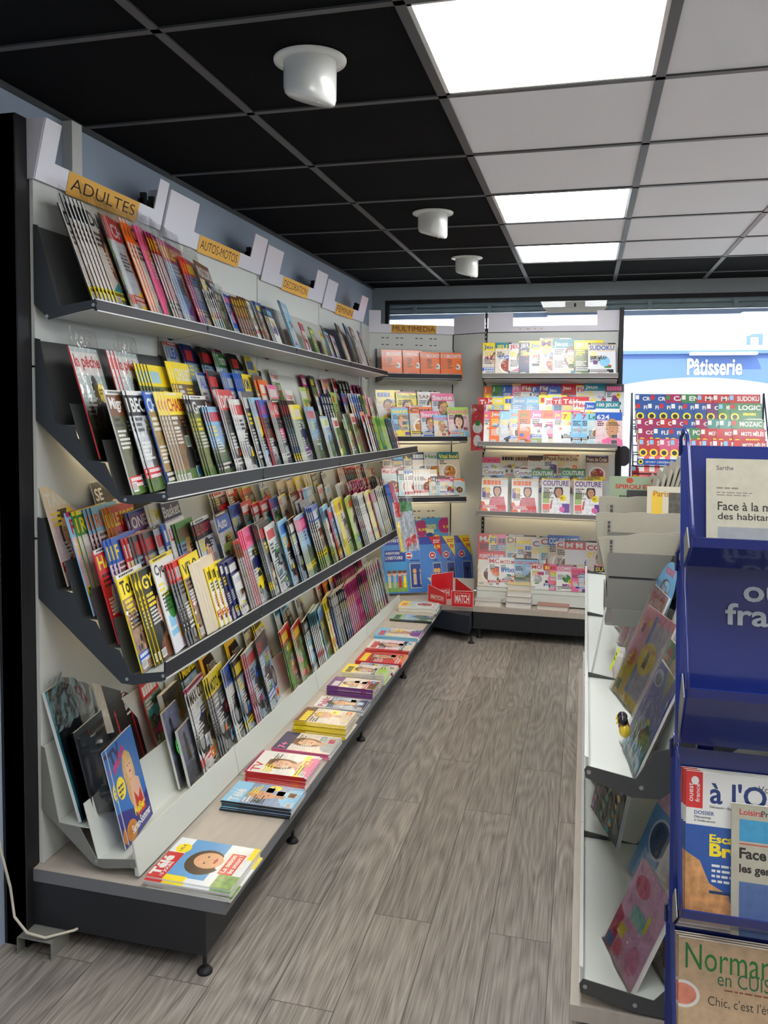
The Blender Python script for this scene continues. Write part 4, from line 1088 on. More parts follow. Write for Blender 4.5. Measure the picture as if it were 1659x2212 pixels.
child(MB().prism([(-1.08, 3.30), (-.535, 3.245), (-.30, 3.13), (-.30, 3.70), (-.546, 3.83), (-1.08, 3.54)], .06, .184, 'z'), 'plinth', mat('blue_black_front', (44, 50, 62), .5), cb_)
child(MB().lathe([(0, 0), (.022, 0), (.022, .006), (.01, .016), (.006, .06)], (-.285, 3.135, 0), 16), 'levelling_foot', M_BLACK, cb_, True)
child(MB().strip((-.98, 3.43), (-.50, 3.58), .226, .345, .003, None, 'z').strip((-.50, 3.58), (-.33, 3.60), .226, .345, .003, None, 'z'), 'front_lip', M_WSHELF, cb_)

XA, XB, YP = -.29, .632, 3.72
def back_parent(name, label, cat, group=None):
    return thing(name, label, cat, (XA, YP, 0), group)
t = back_parent('gondola_frame', 'back run of shelving under the shop window, pale panels, black end post', 'shelving frame')
MB().box(.012, XB - XA, 0, .012, .23, .80).box(.012, XB - XA, 0, .012, .806, 1.28).box(.012, XB - XA, 0, .012, 1.286, 1.70).box(.012, XB - XA, 0, .012, 1.706, 2.125).build('back_panel', M_PANEL, t); MB().box(-.012, XB - XA + .002, .013, .02, .23, 2.16).build('backing', M_BLACK, t)  # dark sheet added so the window does not shine through the panel gaps
up = MB().box(XB - XA + .002, XB - XA + .032, -.05, .05, 0, 2.285).box(-.006, .008, .002, .03, 0, 2.27); up.build('upright', M_BLACK, t)
sl = MB()
for i in range(60): sl.box(-.003, .003, -.001, .002, .30 + i * .032, .312 + i * .032)
for i in range(60): sl.box(XB - XA - .006, XB - XA, -.002, .0, .30 + i * .032, .312 + i * .032)
sl.build('slots', M_EDGE, t)
MB().box(0, XB - XA, -.46, -.02, .07, .184).build('plinth', M_BASEF, t)
MB().box(-.003, XB - XA + .008, -.458, 0, .186, .224).box(-.003, XB - XA + .008, -.461, -.458, .186, .224).build('base_board', M_BOARD, t)
for xx in (.04, .88): MB().lathe([(0, 0), (.022, 0), (.022, .006), (.01, .016), (.006, .07)], (xx, -.43, 0), 16).build('levelling_foot', M_BLACK, t, True)
h = back_parent('header_board', 'white cut-out header board without a card above the puzzle shelf', 'shelf header')
MB().box(.016, .925, -.010, -.006, 2.13, 2.172).box(.016, .195, -.010, -.006, 2.172, 2.268).box(.775, .925, -.010, -.006, 2.172, 2.272).build('board', M_HEAD, h)
fk = MB()
for q in (.24, .29, .30, .345, .39): fk.box(q, q + .010, -.0108, -.010, 2.148, 2.154)
fk.build('glue_stains', mat('old_glue', (214, 164, 110), .6), h)
for k, (z, n, dp, nm) in enumerate(((1.795, 1, .235, 'top'), (1.325, 3, .43, 'second'), (.850, 3, .43, 'third'))):
    pl, bt, fl_, lp, bk = prof(z, n, dp, (0, .03))
    shelf_local('magazine_shelf', nm + ' shelf of the back run below the window, grey front rail', back_parent, .008, XB - XA - .004, pl, bt, fl_, lp, bk, (M_SHELF, mat('grey_rail', (128, 124, 120), .4), M_BRKT), True, 'shelves of the back run')
t = back_parent('magazine_shelf', 'lowest white two-step shelf of the back run, above its oak base', 'magazine shelf', 'shelves of the back run')
MB().strip((-.12, .39), (-.06, .60), .01, .915, -.003, None, 'x').strip((-.235, .318), (-.195, .455), .01, .915, -.003, None, 'x').build('tier_plate', M_WSHELF, t)
MB().strip((-.12, .39), (-.20, .39), .01, .915, -.003, None, 'x').strip((-.235, .318), (-.33, .312), .01, .915, .003, None, 'x').build('shelf_floor', M_WSHELF, t)
MB().strip((-.345, .235), (-.32, .335), .006, .918, -.003, None, 'x').build('front_rail', M_WSHELF, t)
for xx in (.004, .918): MB().prism([(-.0, .6), (-.05, .6), (-.11, .40), (-.20, .39), (-.235, .325), (-.335, .315), (-.335, .28), (-.23, .265), (-.0, .40)], xx, xx + .003, 'x').build('side_bracket', M_GREY, t)
for zz, x0, x1, yy, nm in ((1.375, -.25, .58, 3.675, 'second shelf of the back run'), (.90, -.25, .58, 3.675, 'third shelf of the back run')):
    lt = thing('shelf_lamp', 'slim warm tube lamp tucked under the ' + nm, 'lamp', ((x0 + x1) / 2, yy, zz), 'tube lamps under the left shelves')
    child(MB().tube([(x0, yy, zz), (x1, yy, zz)], .008), 'tube', M_TUBE, lt, True); child(MB().box(x0, x1, yy - .015, yy + .02, zz + .01, zz + .016), 'tray', M_WPLAS, lt)
for zz, nm in ((1.39, 'middle'), (.96, 'lower')):
    lt = corner_parent('shelf_lamp', 'slim warm tube lamp tucked under the %s corner shelf' % nm, 'lamp', 'tube lamps under the left shelves')
    MB().tube([(.14, -.045, zz), (.58, -.045, zz)], .008).build('tube', M_TUBE, lt, True); MB().box(.14, .60, -.065, -.035, zz + .009, zz + .014).build('tray', M_WPLAS, lt)

def corner(d, z): q = P2 + FC * d; return (q.x, q.y, z)
R2 = {'b1': ((-.29, 3.53, 1.80), (1, 0), 14, 'top shelf', .0), 'b2a': ((-.29, 3.585, 1.53), (1, 0), 14, 'back row, second shelf', 0), 'b2b': ((-.29, 3.485, 1.43), (1, 0), 14, 'middle row, second shelf', 0), 'b2c': ((-.29, 3.39, 1.335), (1, 0), 14, 'front row, second shelf', 0),
      'b3a': ((-.29, 3.60, 1.06), (1, 0), 14, 'back row, third shelf', 0), 'b3b': ((-.29, 3.50, .96), (1, 0), 14, 'middle row, third shelf', 0), 'b3c': ((-.29, 3.39, .86), (1, 0), 14, 'front row, third shelf', 0), 'b4a': ((-.29, 3.56, .40), (1, 0), 14, 'back row, lowest shelf', 0), 'b4b': ((-.29, 3.44, .325), (1, 0), 14, 'front row, lowest shelf', 0),
      's1': (corner(.17, 1.80), EC[:2], 8, 'top shelf', 0), 's2a': (corner(.22, 1.46), EC[:2], 14, 'back row, middle shelf', 0), 's2b': (corner(.32, 1.37), EC[:2], 14, 'front row, middle shelf', 0), 's3a': (corner(.22, 1.04), EC[:2], 14, 'back row, lower shelf', 0), 's3b': (corner(.32, .95), EC[:2], 14, 'front row, lower shelf', 0)}
D2 = {
'b1':'''0.001 0.25 1 y b P Jeu;41
0.089 0.25 1 t y F JEU;400 j
0.183 0.25 1 w r P JEU
0.254 0.26 1 n w Z JEU;100 MOTS
0.327 0.26 1 y b Z Jeu;30
0.397 0.28 1 y v F Multi;vac
0.485 0.27 1 t w P Jeux;305
0.629 0.26 1 y w A JEU
0.723 0.24 1 e b Z SUDOKU;SAMOURAI+''',
'b2a':'''0.004 0.21 1 o w Z J
0.063 0.22 1 g w Z J
0.136 0.22 1 b w Z J
0.207 0.23 1 p w Z Fl
0.269 0.23 1 r w Z Flé;vac
0.344 0.22 1 b w Z F
0.392 0.23 1 v w Z Fléchés
0.456 0.21 1 b w Z Jeu;passe
0.548 0.23 1 r w Z Jeu;350
0.649 0.22 1 w r Z Flé
0.702 0.24 1 t w Z Jeux;Soleil
0.848 0.23 1 d p Z''',
'b2b':'''-0.019 0.23 1 r w Z Télé
0.036 0.24 1 r w Z Jeu;20
0.078 0.24 1 y w L Jeu
0.159 0.24 1 y b Z;100
0.211 0.24 1 p w L Jeux
0.307 0.24 1 c w L Jeux
0.402 0.25 1 y r Z
0.440 0.23 1 w r Z JEUX
0.493 0.24 1 r w L TÉLÉ
0.556 0.24 1 r w F Télé
0.634 0.21 1 w r Z Fléc
0.711 0.20 1 b w Z Jeu
0.781 0.21 1 t w Z 100 JEUX''',
'b2c':'''0.013 0.23 1 p y Z Je;3
0.074 0.24 1 o w Z Jeu;300 JEUX
0.141 0.23 1 c w P J
0.208 0.24 1 c o F Jeu;30
0.268 0.24 1 o g Z Jeu;300 jeux
0.353 0.24 1 p w H Jeu;300
0.430 0.24 1 o r Z Jeu;3
0.502 0.24 1 p y Z Je;3
0.560 0.23 1 y r Z 7
0.622 0.23 1 c r Z 7
0.685 0.23 1 c r Z 7
0.728 0.23 1 c g F Les
0.782 0.23 1 b w P 624''',
'b3a':'''0.003 0.17 1 p r Z LE MONDE
0.135 0.19 1 e k H
0.230 0.19 1 e u F
0.328 0.19 1 d u F
0.434 0.20 1 e u Z Point
0.527 0.20 1 e u F Point de Croix
0.726 0.20 1 u w F Point de Croix''',
'b3b':'''0.021 0.20 1 w u P Couture
0.239 0.20 1 w u P Couture
0.361 0.20 1 g w P COUTURE
0.564 0.21 1 g w P COUTURE''',
'b3c':'''0.025 0.24 1 w o D
0.233 0.24 1 w o D
0.437 0.25 1 w v E COUTURE
0.650 0.25 1 w v E COUTURE''',
'b4a':'''-0.013 0.28 1 r w Z MAR
0.064 0.27 1 y b Z Plus
0.121 0.27 1 p k P
0.186 0.28 1 e u F Di
0.261 0.24 1 y w Z Ma
0.313 0.22 1 w b X
0.367 0.26 1 w v F Co
0.422 0.28 1 w r F Col
0.479 0.29 1 b w F COLORIAGES
0.535 0.26 1 w r F C
0.599 0.26 1 r w Z M
0.665 0.26 1 r w Z M
0.741 0.25 1 w r P COLO''',
'b4b':'''0.004 0.25 1 r w F POINTS À RELIER
0.075 0.21 1 w r Z MOTS;7100
0.153 0.21 1 w r Z MOTS MÊLÉS;8100
0.259 0.21 1 c r L POINTS À RELIER
0.372 0.18 1 w r Z MOTS;160
0.461 0.18 1 r y Z
0.496 0.18 1 p r Z
0.546 0.18 1 p w Z COMBLE;200
0.646 0.16 1 p r Z DOUBLE
0.696 0.13 1 b w P MINI
0.799 0.19 1 n y Z SU;4''',
's1':'''-0.557 0.20 4 o w O BROCANTES
-0.408 0.20 3 o w O BROCANTES
-0.257 0.19 5 o w O BROCANTES
-0.102 0.19 5 o w O BROCANTES''',
's2a':'''-0.633 0.25 1 y b P
-0.483 0.24 1 y g P Bien-être
-0.322 0.24 1 w u P SANTÉ
-0.217 0.23 1 p w P Santé''',
's2b':'''-0.548 0.22 1 c y P santé
-0.414 0.23 1 o k F C'est
-0.334 0.19 1 p w P Santé
-0.239 0.16 1 c p P santé
-0.130 0.22 1 l p P Santé''',
's3a':'''-0.583 0.21 1 w r F Cuisine
-0.507 0.21 1 b c F
-0.424 0.21 1 k y F à cro
-0.360 0.22 1 n w F
-0.268 0.22 1 w g F Health
-0.162 0.22 1 t y F Vital food''',
's3b':'''-0.612 0.21 1 w r F Maxi Cuisine
-0.496 0.20 1 u w F
-0.431 0.20 2 s b F petit
-0.342 0.19 3 e w F
-0.270 0.13 1 r y F
-0.241 0.14 2 d w F
-0.203 0.13 2 u w F
-0.155 0.12 4 p w F
-0.085 0.12 1 o w F''',
}
PZ = {'b1', 'b2a', 'b2b', 'b2c', 'b4a', 'b4b'}
for rk, txt in D2.items():
    P0, e, ln, rn, _ = R2[rk]; cnt = 0; ent = []
    for q in txt.strip().split('\n'):
        p = q.split(' ', 6); ent.append((float(p[0]), float(p[1]), int(p[2]), p[3], p[4], p[5], p[6] if len(p) > 6 else ''))
    ph = math.radians(5); e3 = Vector((e[0], e[1], 0)); prev = -9
    for ii, (s_, h, n, bg, tc, mo, ti) in enumerate(ent):
        w = h * .76
        if rk[0] == 'b': w = min(w, .935 - s_) if ii < len(ent) - 1 else min(w, .97 - s_)
        gap = .02 if rk != 's1' else .011
        gap = min(gap, (s_ - prev - .004) / max(1, n)) if n > 1 else gap
        for k in range(n - 1, -1, -1):
            nm = 'puzzle_magazine' if rk in PZ else ('guide_book' if rk == 's1' else 'magazine'); ct = 'book' if rk == 's1' else 'magazine'
            sc = (1 / MW * (w if rk != 's1' else .125), min(1, max(.3, gap * math.sin(ph) / .0042 * 1.0)) if rk != 's1' else .24, h / MH)
            p = Vector(P0) + e3 * (s_ - k * gap); p.z += .0035
            if rk == 's1': p.z = 1.797
            where = 'corner unit' if rk[0] == 's' else 'back run'
            lab = '%s %s, %s title, %s from left, %s, %s' % (CNAME[bg], 'guide book' if rk == 's1' else ('puzzle magazine' if rk in PZ else 'magazine'), CNAME[tc], ordn(cnt), rn, where); cnt += 1
            put(cover(bg, tc, mo, ti.replace(' j', '')), nm, pose(e, ph, math.radians(ln), p, sc), lab[0].upper() + lab[1:], '%ss on the %s of the %s' % (nm.replace('_', ' '), rn.replace(', ', ' of the '), where), ct)
        prev = s_
# hanging packs
def pack(name, label, W, H, draw, M, cat='magazine', group=None, T=.012, wrap=True):
    cv = Cov(W, H, T, 'w'); draw(cv); o = link(name, cv.mesh('pack', M_INK)); o.matrix_world = M; tag(o, label, cat, group)
    if wrap: q = link('plastic_wrap', wrapmesh(W, H, .03, len(bpy.data.objects)), o)
    return o
def dr1(c): c.r(0, 0, c.W, c.H, 's', .5); c.r(0, c.H * .8, c.W, c.H, 'g', .3); c.r(0, c.H * .7, c.W * .3, c.H, 'r'); c.poly([(c.W * .3, .02), (c.W * .95, .05), (c.W * .95, .10), (c.W * .3, .07)], 'r'); c.r(0, 0, c.W * .12, c.H * .6, 'y', .4)
pack('wrapped_magazine', 'plastic-wrapped grey pack hanging off the far end of the third left shelf', .15, .30, dr1, pose((.55, .83), 0, math.radians(14), (-.62, 2.42, .72)))
def dr2(c): c.r(0, 0, c.W, c.H, 'r', .3); c.r(0, c.H * .82, c.W, c.H, 'r'); c.t('Je', .008, c.H * .84, .03, 'w'); c.e(c.W * .5, c.H * .5, c.W * .4, .04, 'w'); c.e(c.W * .5, c.H * .22, c.W * .3, .04, 'w', .3); c.e(c.W * .5, c.H * .6, .02, .02, 'g')
pack('wrapped_magazine', 'red and white wrapped puzzle pack hanging left of the second back shelf', .085, .32, dr2, pose((1, 0), 0, math.radians(8), (-.335, 3.32, 1.29)))
def dr3(c): c.r(0, 0, c.W, c.H, 'b', .15); c.e(c.W * .5, c.H * .88, c.W * .4, c.H * .09, (190, 90, 60), .5); person(c, c.W * .5, c.H * .62, c.W * .42, SKIN, (60, 45, 35), (176, 130, 190)); c.t('624', c.W * .7, c.H * .58, .02, 'w'); c.e(c.W * .85, .02, .035, .035, 'o'); c.t('45', c.W * .78, .012, .018, 'w')
# display boards at the foot of the corner
def toycard(c, price, red):
    c.r(0, 0, c.W, c.H, (70, 130, 205), .05); c.r(0, c.H * .86, c.W, c.H, (40, 66, 160)); c.poly([(c.W * .45, c.H), (c.W, c.H), (c.W, c.H * .62)], 'r' if red else 'y')
    c.t(price, c.W * .68, c.H * .76, .035, 'y' if red else 'r', c.W * .28); c.lines(random.Random(2), c.W * .66, c.H * .92, c.W * .3, 2, 'w' if red else 'r', .008, .006)
    c.e(c.W * .58, c.H * .66, .026, .026, 'w'); c.e(c.W * .58, c.H * .66, .021, .021, 'r'); c.r(c.W * .52, c.H * .645, c.W * .64, c.H * .675, 'w')
    c.r(c.W * .58, c.H * .08, c.W * .95, c.H * .52, (220, 220, 160)); c.r(c.W * .595, c.H * .09, c.W * .935, c.H * .51, (34, 66, 140), .4)
    for x in ((.68, .82) if red else (.76,)):
        c.r(c.W * (x - .035), c.H * .14, c.W * (x + .035), c.H * .33, (200, 180, 150) if red else (30, 30, 36), .5); c.e(c.W * x, c.H * .38, .014, .018, (225, 170, 100) if red else (24, 24, 28))
    c.lines(random.Random(4), c.W * .6, c.H * .56, c.W * .3, 1, 'n', .008)
def bigcard(c):
    toycard(c, '4,99', True); c.r(0, c.H * .86, c.W * .5, c.H, (40, 66, 160)); c.e(c.W * .06, c.H * .93, .02, .022, 'w'); c.t("L'HISTOIRE", c.W * .16, c.H * .905, .022, 'w', c.W * .4)
    c.r(c.W * .04, 0.01, c.W * .52, c.H * .78, (60, 150, 210), .1); c.r(c.W * .04, 0.01, c.W * .52, c.H * .2, (120, 170, 80), .3); c.r(c.W * .06, c.H * .56, c.W * .5, c.H * .77, (36, 60, 150)); c.t('AVENTURES', c.W * .08, c.H * .69, .018, 'w', c.W * .3); c.t("L'HISTOIRE", c.W * .08, c.H * .60, .024, 'w', c.W * .36)
    for x, cc in ((.14, 'e'), (.25, 's'), (.36, 'r'), (.46, 'y')): c.r(c.W * (x - .03), c.H * .1, c.W * (x + .03), c.H * .3, cc, .4); c.e(c.W * x, c.H * .35, .017, .02, SKIN); c.e(c.W * x, c.H * .38, .018, .012, 'u')
G = 'cardboard toy packs in the corner'
for i, (sx, W, Hh, pr, red, lb) in enumerate(((-.59, .40, .405, '4,99', 1, 'large blue toy pack with history lettering and red price corner'), (-.30, .17, .40, '4,99', 1, 'narrow blue toy pack, red price corner, second from left in the corner'), (-.19, .17, .40, '1,99', 0, 'blue toy pack, yellow price corner, third from left in the corner'), (-.075, .19, .40, '1,99', 0, 'rightmost blue toy pack with yellow price corner in the corner'))):
    q = P2 + FC * (.276 - .012 * i) + EC * (sx + .0)
    pack('toy_pack', lb[0].upper() + lb[1:], W if i else .36, Hh, (bigcard if i == 0 else (lambda c, pr=pr, red=red: toycard(c, pr, red))), pose((EC.x, EC.y), math.radians(3), math.radians(13), (q.x, q.y, .245)), 'toy pack', G, .008, i > 1)
def tales(c):
    c.r(0, 0, c.W, c.H, (60, 150, 205), .1); c.r(0, 0, c.W * .45, c.H * .8, (225, 225, 170), .1); c.t('CONTES', .03, c.H * .8, .034, 'y', c.W * .4, .03); c.e(c.W * .3, c.H * .62, .05, .05, (30, 60, 140)); c.t('1,99', c.W * .2, c.H * .57, .03, 'y', .09)
    c.e(c.W * .55, c.H * .6, .04, .04, 'y'); c.e(c.W * .88, c.H * .86, .055, .06, 'm'); c.t('9,99', c.W * .8, c.H * .8, .025, 'y', .07)
q = P2 + FC * .15 + EC * -.52
pack('toy_pack', 'pale blue and cream story pack standing behind the blue toy packs', .30, .42, tales, pose((EC.x, EC.y), 0, math.radians(10), (q.x, q.y, .33)), 'toy pack', G, .008, False)
q = P2 + FC * .13 + EC * -.25
pack('toy_pack', 'blue story pack with crimson price disc behind the yellow-cornered packs', .21, .42, tales, pose((EC.x, EC.y), 0, math.radians(10), (q.x, q.y, .345)), 'toy pack', G, .008, False)
# red cardboard display box
t = thing('display_box', 'red cardboard display box with white lettering on the corner base', 'display box', (-.45, 3.29, .225))
bx = MB(); bp_, bq = Vector((-.46, 3.235)), None
def panel(nm, x0, y0, x1, y1, z0, h0, h1, txt, tw):
    d = Vector((x1 - x0, y1 - y0, 0)); L = d.length; d.normalize()
    cv = Cov(L, max(h0, h1), 0.003, 'r'); cv.v, cv.f, cv.c, cv.k = [], [], [], 0
    cv.poly([(0, 0), (L, 0), (L, h1), (0, h0)], 'w'); cv.poly([(.002, .002), (L - .002, .002), (L - .002, h1 - .003), (.002, h0 - .003)], 'r')
    if txt: cv.r(L * .15, .025, L * .85, .025 + tw * .42, 'w'); cv.r(L * .15 + .0015, .0265, L * .85 - .0015, .0235 + tw * .42, 'r'); cv.t(txt, L * .19, .03, tw * .32, 'w', L * .62, .02, just='f')
    me = cv.mesh(nm, M_INK); o = link(nm, me, t); o.matrix_world = Matrix.Translation(-t.location) @ pose((d.x, d.y), 0, 0, (x0, y0, z0))
    o2 = link(nm, me, t); n = Vector((d.y, -d.x, 0)); bk_ = MB().prism([(x0, y0), (x1, y1), (x1 - n.x * .003, y1 - n.y * .003), (x0 - n.x * .003, y0 - n.y * .003)], z0, z0 + min(h0, h1), 'z')
    bpy.data.objects.remove(o2); child(bk_, nm, M_RED, t)
panel('back_panel', -.60, 3.34, -.455, 3.42, .225, .185, .20, 'MATCH', .12)
panel('left_panel', -.615, 3.30, -.47, 3.215, .225, .125, .085, 'MATCH', .075)
panel('front_panel', -.435, 3.20, -.285, 3.205, .225, .11, .115, 'MATCH', .17)
panel('right_panel', -.43, 3.34, -.285, 3.21, .225, .175, .115, '', 0)
# books on the back base
def book(label, x0, x1, y0, y1, z0, z1, cov, page=(232, 228, 218), a=0):
    t = thing('book', label, 'book', ((x0 + x1) / 2, (y0 + y1) / 2, z0), 'books lying on the back base'); hx, hy, h = (x1 - x0) / 2, (y1 - y0) / 2, z1 - z0
    MB().box(-hx, hx, -hy, hy, 0, .003).box(-hx, hx, -hy, hy, h - .003, h).box(-hx, hx, hy - .003, hy, .003, h - .003).build('cover', cov, t)
    MB().box(-hx + .004, hx - .004, -hy + .003, hy - .003, .003, h - .003).build('page_block', mat('book_pages', page, .8), t); t.rotation_euler[2] = a
    return t
M_SILV = mat('silver_cover', (186, 186, 190), .25, metal=.5); M_PINKC = mat('pink_cover', (226, 190, 190), .4)
book('wide silver-grey wrapped book lying left on the back base', -.285, -.105, 3.27, 3.38, .2245, .262, mat('pale_grey_cover', (190, 186, 180), .3))
for i in range(4): book(('lowest', 'second', 'third', 'topmost')[i] + ' thick silver and white book in the pile on the back base', -.075 + .004 * i, .10 - .003 * i, 3.27, 3.375, .2245 + .041 * i, .2245 + .041 * i + .0405, (M_SILV, M_SILV, mat('white_cover', (235, 234, 228), .3), mat('gold_cover', (214, 190, 120), .25))[i])
book('red and pale green book lying right of the silver pile', .135, .345, 3.27, 3.375, .2245, .258, mat('dull_red_cover', (170, 120, 104), .4), a=-.05)
book('pale pink book at the right end of the back base', .49, .63, 3.28, 3.375, .2245, .266, M_PINKC, a=.04)

# ------------------------------------------------------------------ right gondola (children's magazines and newspapers)
XM = lambda x: -.255 - x
RB = [-.56, .15, 1.12, 2.05]
for b in range(3):
    y0, y1 = RB[b], RB[b + 1]
    t = thing('gondola_frame', '%s bay of the right-hand rack, pale back panel, oak base board' % ('nearest', 'middle', 'farthest')[b], 'shelving frame', (.86, (y0 + y1) / 2, 0), 'bays of the right rack')
    child(MB().box(.853, .865, y0 + .003, y1 - .003, .226, 1.28), 'back_panel', M_PANEL, t)
    child(MB().box(.856, .90, y1 - .03, y1 + .03, 0, 1.30), 'upright', M_BLACK, t)
    child(MB().box(.48, .90, y0, y1 - .002, .05, .180), 'plinth', M_BASEF, t)
    child(MB().box(.423, .87, y0, y1 - .0015, .181, .219), 'base_board', M_BOARD, t)
sh = lambda pts, d: [(p[0], p[1] + d) for p in pts]
G = 'shelves of the right rack'
for b in range(3):
    y0, y1 = RB[b], RB[b + 1]; d = -.058 if b == 0 else -.10
    shelf_unit('magazine_shelf', '%s shelf of the right rack, pale steel, %s' % (('middle', 'middle', 'middle')[b], ('at the near end, holding children magazines', 'second bay', 'farthest bay')[b]), XM, y0, y1, sh([(-1.04, 1.055), (-.97, .977), (-.91, .90), (-.855, .820)], d), (-1.1, 1.262 + d), (-.705, .826 + d), sh([(-.705, .826), (-.699, .826), (-.699, .866), (-.705, .866)], d),
               sh([(-1.107, 1.266), (-1.085, 1.262), (-1.045, 1.06), (-.99, 1.05), (-.96, .982), (-.92, .972), (-.878, .905), (-.845, .895), (-.808, .828), (-.702, .846), (-.696, .836), (-.70, .818), (-.80, .785), (-.86, .788), (-1.107, 1.0)], d), (M_WSHELF, M_SHELF, M_DGREY), [(-.82, .81 + d), (-.706, .832 + d)], group=G)
    shelf_unit('magazine_shelf', 'lowest white shelf of the right rack just above the oak board, %s' % ('near end', 'second bay', 'farthest bay')[b], XM, y0, y1, [(-1.06, .34), (-.935, .258)], (-1.1, .56), (-.705, .262), [(-.705, .262), (-.699, .262), (-.699, .312), (-.705, .312)],
               [(-1.107, .57), (-1.095, .56), (-1.05, .345), (-.92, .335), (-.86, .262), (-.705, .285), (-.697, .272), (-.70, .252), (-.82, .228), (-.90, .226), (-1.107, .30)], (M_WSHELF, M_WSHELF, M_DGREY), [(-.82, .245), (-.71, .268)], group=G)
EK = (0, -1)
def kid(name, label, yfar, xb, zb, W, H, draw, lean=18, T=.006, wrap=True, phi=10, cat='magazine', grp='children magazines on the right rack'):
    return pack(name, label, W, H, draw, pose(EK, math.radians(phi), math.radians(lean), (xb, yfar, zb)), cat, grp, T, wrap)
def disc(c, x, z, r, col, n=24): c.e(x, z, r, r, col, n=n)
def k1(c):  # blue night card with toy figures
    W, H = c.W, c.H; c.r(0, 0, W, H, (96, 116, 190), .1); c.poly([(W * .1, 0), (W, 0), (W, H * .32), (W * .6, H * .5), (W * .1, H * .3)], (92, 150, 110), .2); c.poly([(0, 0), (W, 0), (W * .9, H * .2), (0, H * .14)], (130, 200, 226)); c.e(W * .5, H * .06, W * .28, H * .035, 'w'); c.e(W * .25, H * .85, W * .2, H * .09, (235, 238, 235)); c.e(W * .25, H * .84, W * .14, H * .06, (120, 140, 150), .5)
    for i in range(14): disc(c, W * (.1 + .06 * i), H * (.55 + .3 * ((i * 37) % 11) / 11), .002, 'w', 6)
    c.e(W * .6, H * .45, W * .08, H * .03, 'y'); c.poly([(W * .45, H), (W * .8, H), (W * .72, H * .74)], (180, 200, 110), .2); c.t('TI', W * .4, H * .55, .022, (150, 190, 230))
def k2(c):
    W, H = c.W, c.H; c.r(0, 0, W, H, 'w'); c.r(0, H * .72, W, H, (92, 150, 92), .1); c.t('P', W * .12, H * .74, .05, (220, 80, 100), .035, .05); disc(c, W * .55, H * .82, .026, 'y'); c.poly([(W * .1, 0), (W * .6, 0), (W * .75, H * .5), (W * .4, H * .66), (W * .2, H * .3)], (96, 70, 56), .1); c.r(0, 0, W, H * .12, (110, 180, 220)); disc(c, W * .2, H * .25, .025, (230, 110, 80))
def k3(c):  # pink and yellow pack with round stickers
    W, H = c.W, c.H; c.r(0, 0, W, H, (238, 150, 170), .05); c.poly([(0, 0), (W, 0), (W, H * .42), (0, H * .42)], (250, 216, 70)); c.r(W * .45, H * .1, W, H * .9, (196, 190, 200), .5); c.r(W * .38, H * .1, W * .47, H * .95, (110, 150, 215)); c.e(W * .18, H * .42, W * .13, H * .11, (236, 90, 50)); c.t('+', W * .15, H * .45, .014, 'y'); c.lines(random.Random(1), W * .1, H * .42, W * .16, 3, 'y', .008, .006)
    c.e(W * .62, H * .52, W * .26, H * .17, (250, 222, 50)); c.t('TA FIGURINE', W * .42, H * .60, .014, (214, 110, 30), W * .38, .02); c.r(W * .56, H * .42, W * .68, H * .53, (60, 50, 46), .3); disc(c, W * .62, H * .56, .012, (60, 50, 46)); c.r(W * .06, H * .05, W * .2, H * .16, (110, 150, 70)); c.r(W * .12, H * .72, W * .2, H * .82, (110, 60, 50)); c.poly([(W * .25, H * .84), (W * .3, H * .9), (W * .35, H * .84), (W * .3, H * .8)], 'y')
def k4(c):
    W, H = c.W, c.H; c.r(0, 0, W, H, (244, 190, 196)); c.t('POPI', W * .1, H * .76, .05, (232, 90, 70), W * .8, .04); c.r(W * .1, H * .1, W * .9, H * .6, (236, 160, 176), .2); disc(c, W * .5, H * .4, .04, (250, 214, 90))
def k5(c):  # round-topped blue card
    W, H = c.W, c.H; c.v, c.f, c.c, c.k = [], [], [], 0; c.poly([(0, 0), (W, 0), (W, H * .6)] + [(W / 2 + W / 2 * math.cos(a * PI / 16), H * .6 + H * .4 * math.sin(a * PI / 16)) for a in range(1, 17)], (112, 178, 222), .05)
    c.t('ROOKIE', W * .28, H * .84, .022, (220, 50, 70), W * .44, .04); c.e(W * .5, H * .66, W * .26, H * .13, (96, 96, 110), .3); c.e(W * .55, H * .68, W * .18, H * .09, (150, 190, 220)); c.r(W * .36, H * .58, W * .74, H * .60, (230, 205, 140)); c.e(W * .62, H * .63, W * .09, H * .03, (150, 90, 50)); c.t('ROOKIE', W * .08, H * .40, .045, (236, 60, 90), W * .8, .05); c.e(W * .86, H * .42, W * .1, W * .13, (206, 30, 60)); c.t('50', W * .79, H * .40, .02, 'w'); c.r(0, 0, W, H * .3, (96, 170, 110), .4)
def k6(c):
    W, H = c.W, c.H; c.r(0, 0, W, H, (60, 70, 70), .6); c.r(0, H * .9, W, H, 'w'); c.t('DINO', W * .08, H * .7, .05, (222, 100, 50), W * .84, .04); c.r(0, 0, W * .16, H, (120, 170, 110), .5); disc(c, W * .55, H * .45, .045, (170, 180, 180))
def k7(c):
    W, H = c.W, c.H; c.r(0, 0, W, H, (240, 190, 206), .3); c.r(0, 0, W, H * .3, (230, 200, 90), .4); person(c, W * .5, H * .6, W * .5, SKIN, (40, 28, 26), (210, 60, 90), True); c.r(0, H * .85, W, H, (244, 150, 190), .2); c.t('B', W * .1, H * .86, .03, 'm')
def k8(c):
    W, H = c.W, c.H; c.r(0, 0, W, H, (40, 110, 70), .4); c.r(0, H * .8, W, H, (240, 150, 60), .2); disc(c, W * .5, H * .5, .03, 'y')
def dz0(y): return 0
T4, T3, T2, T1 = (.54, .772), (.62, .845), (.675, .92), (.735, 1.0)
kid('activity_magazine', 'blue night-sky children pack with toy figures, nearest on the right middle shelf', -.35, T4[0] - .008, T4[1], .20, .23, k1, 22, phi=6)
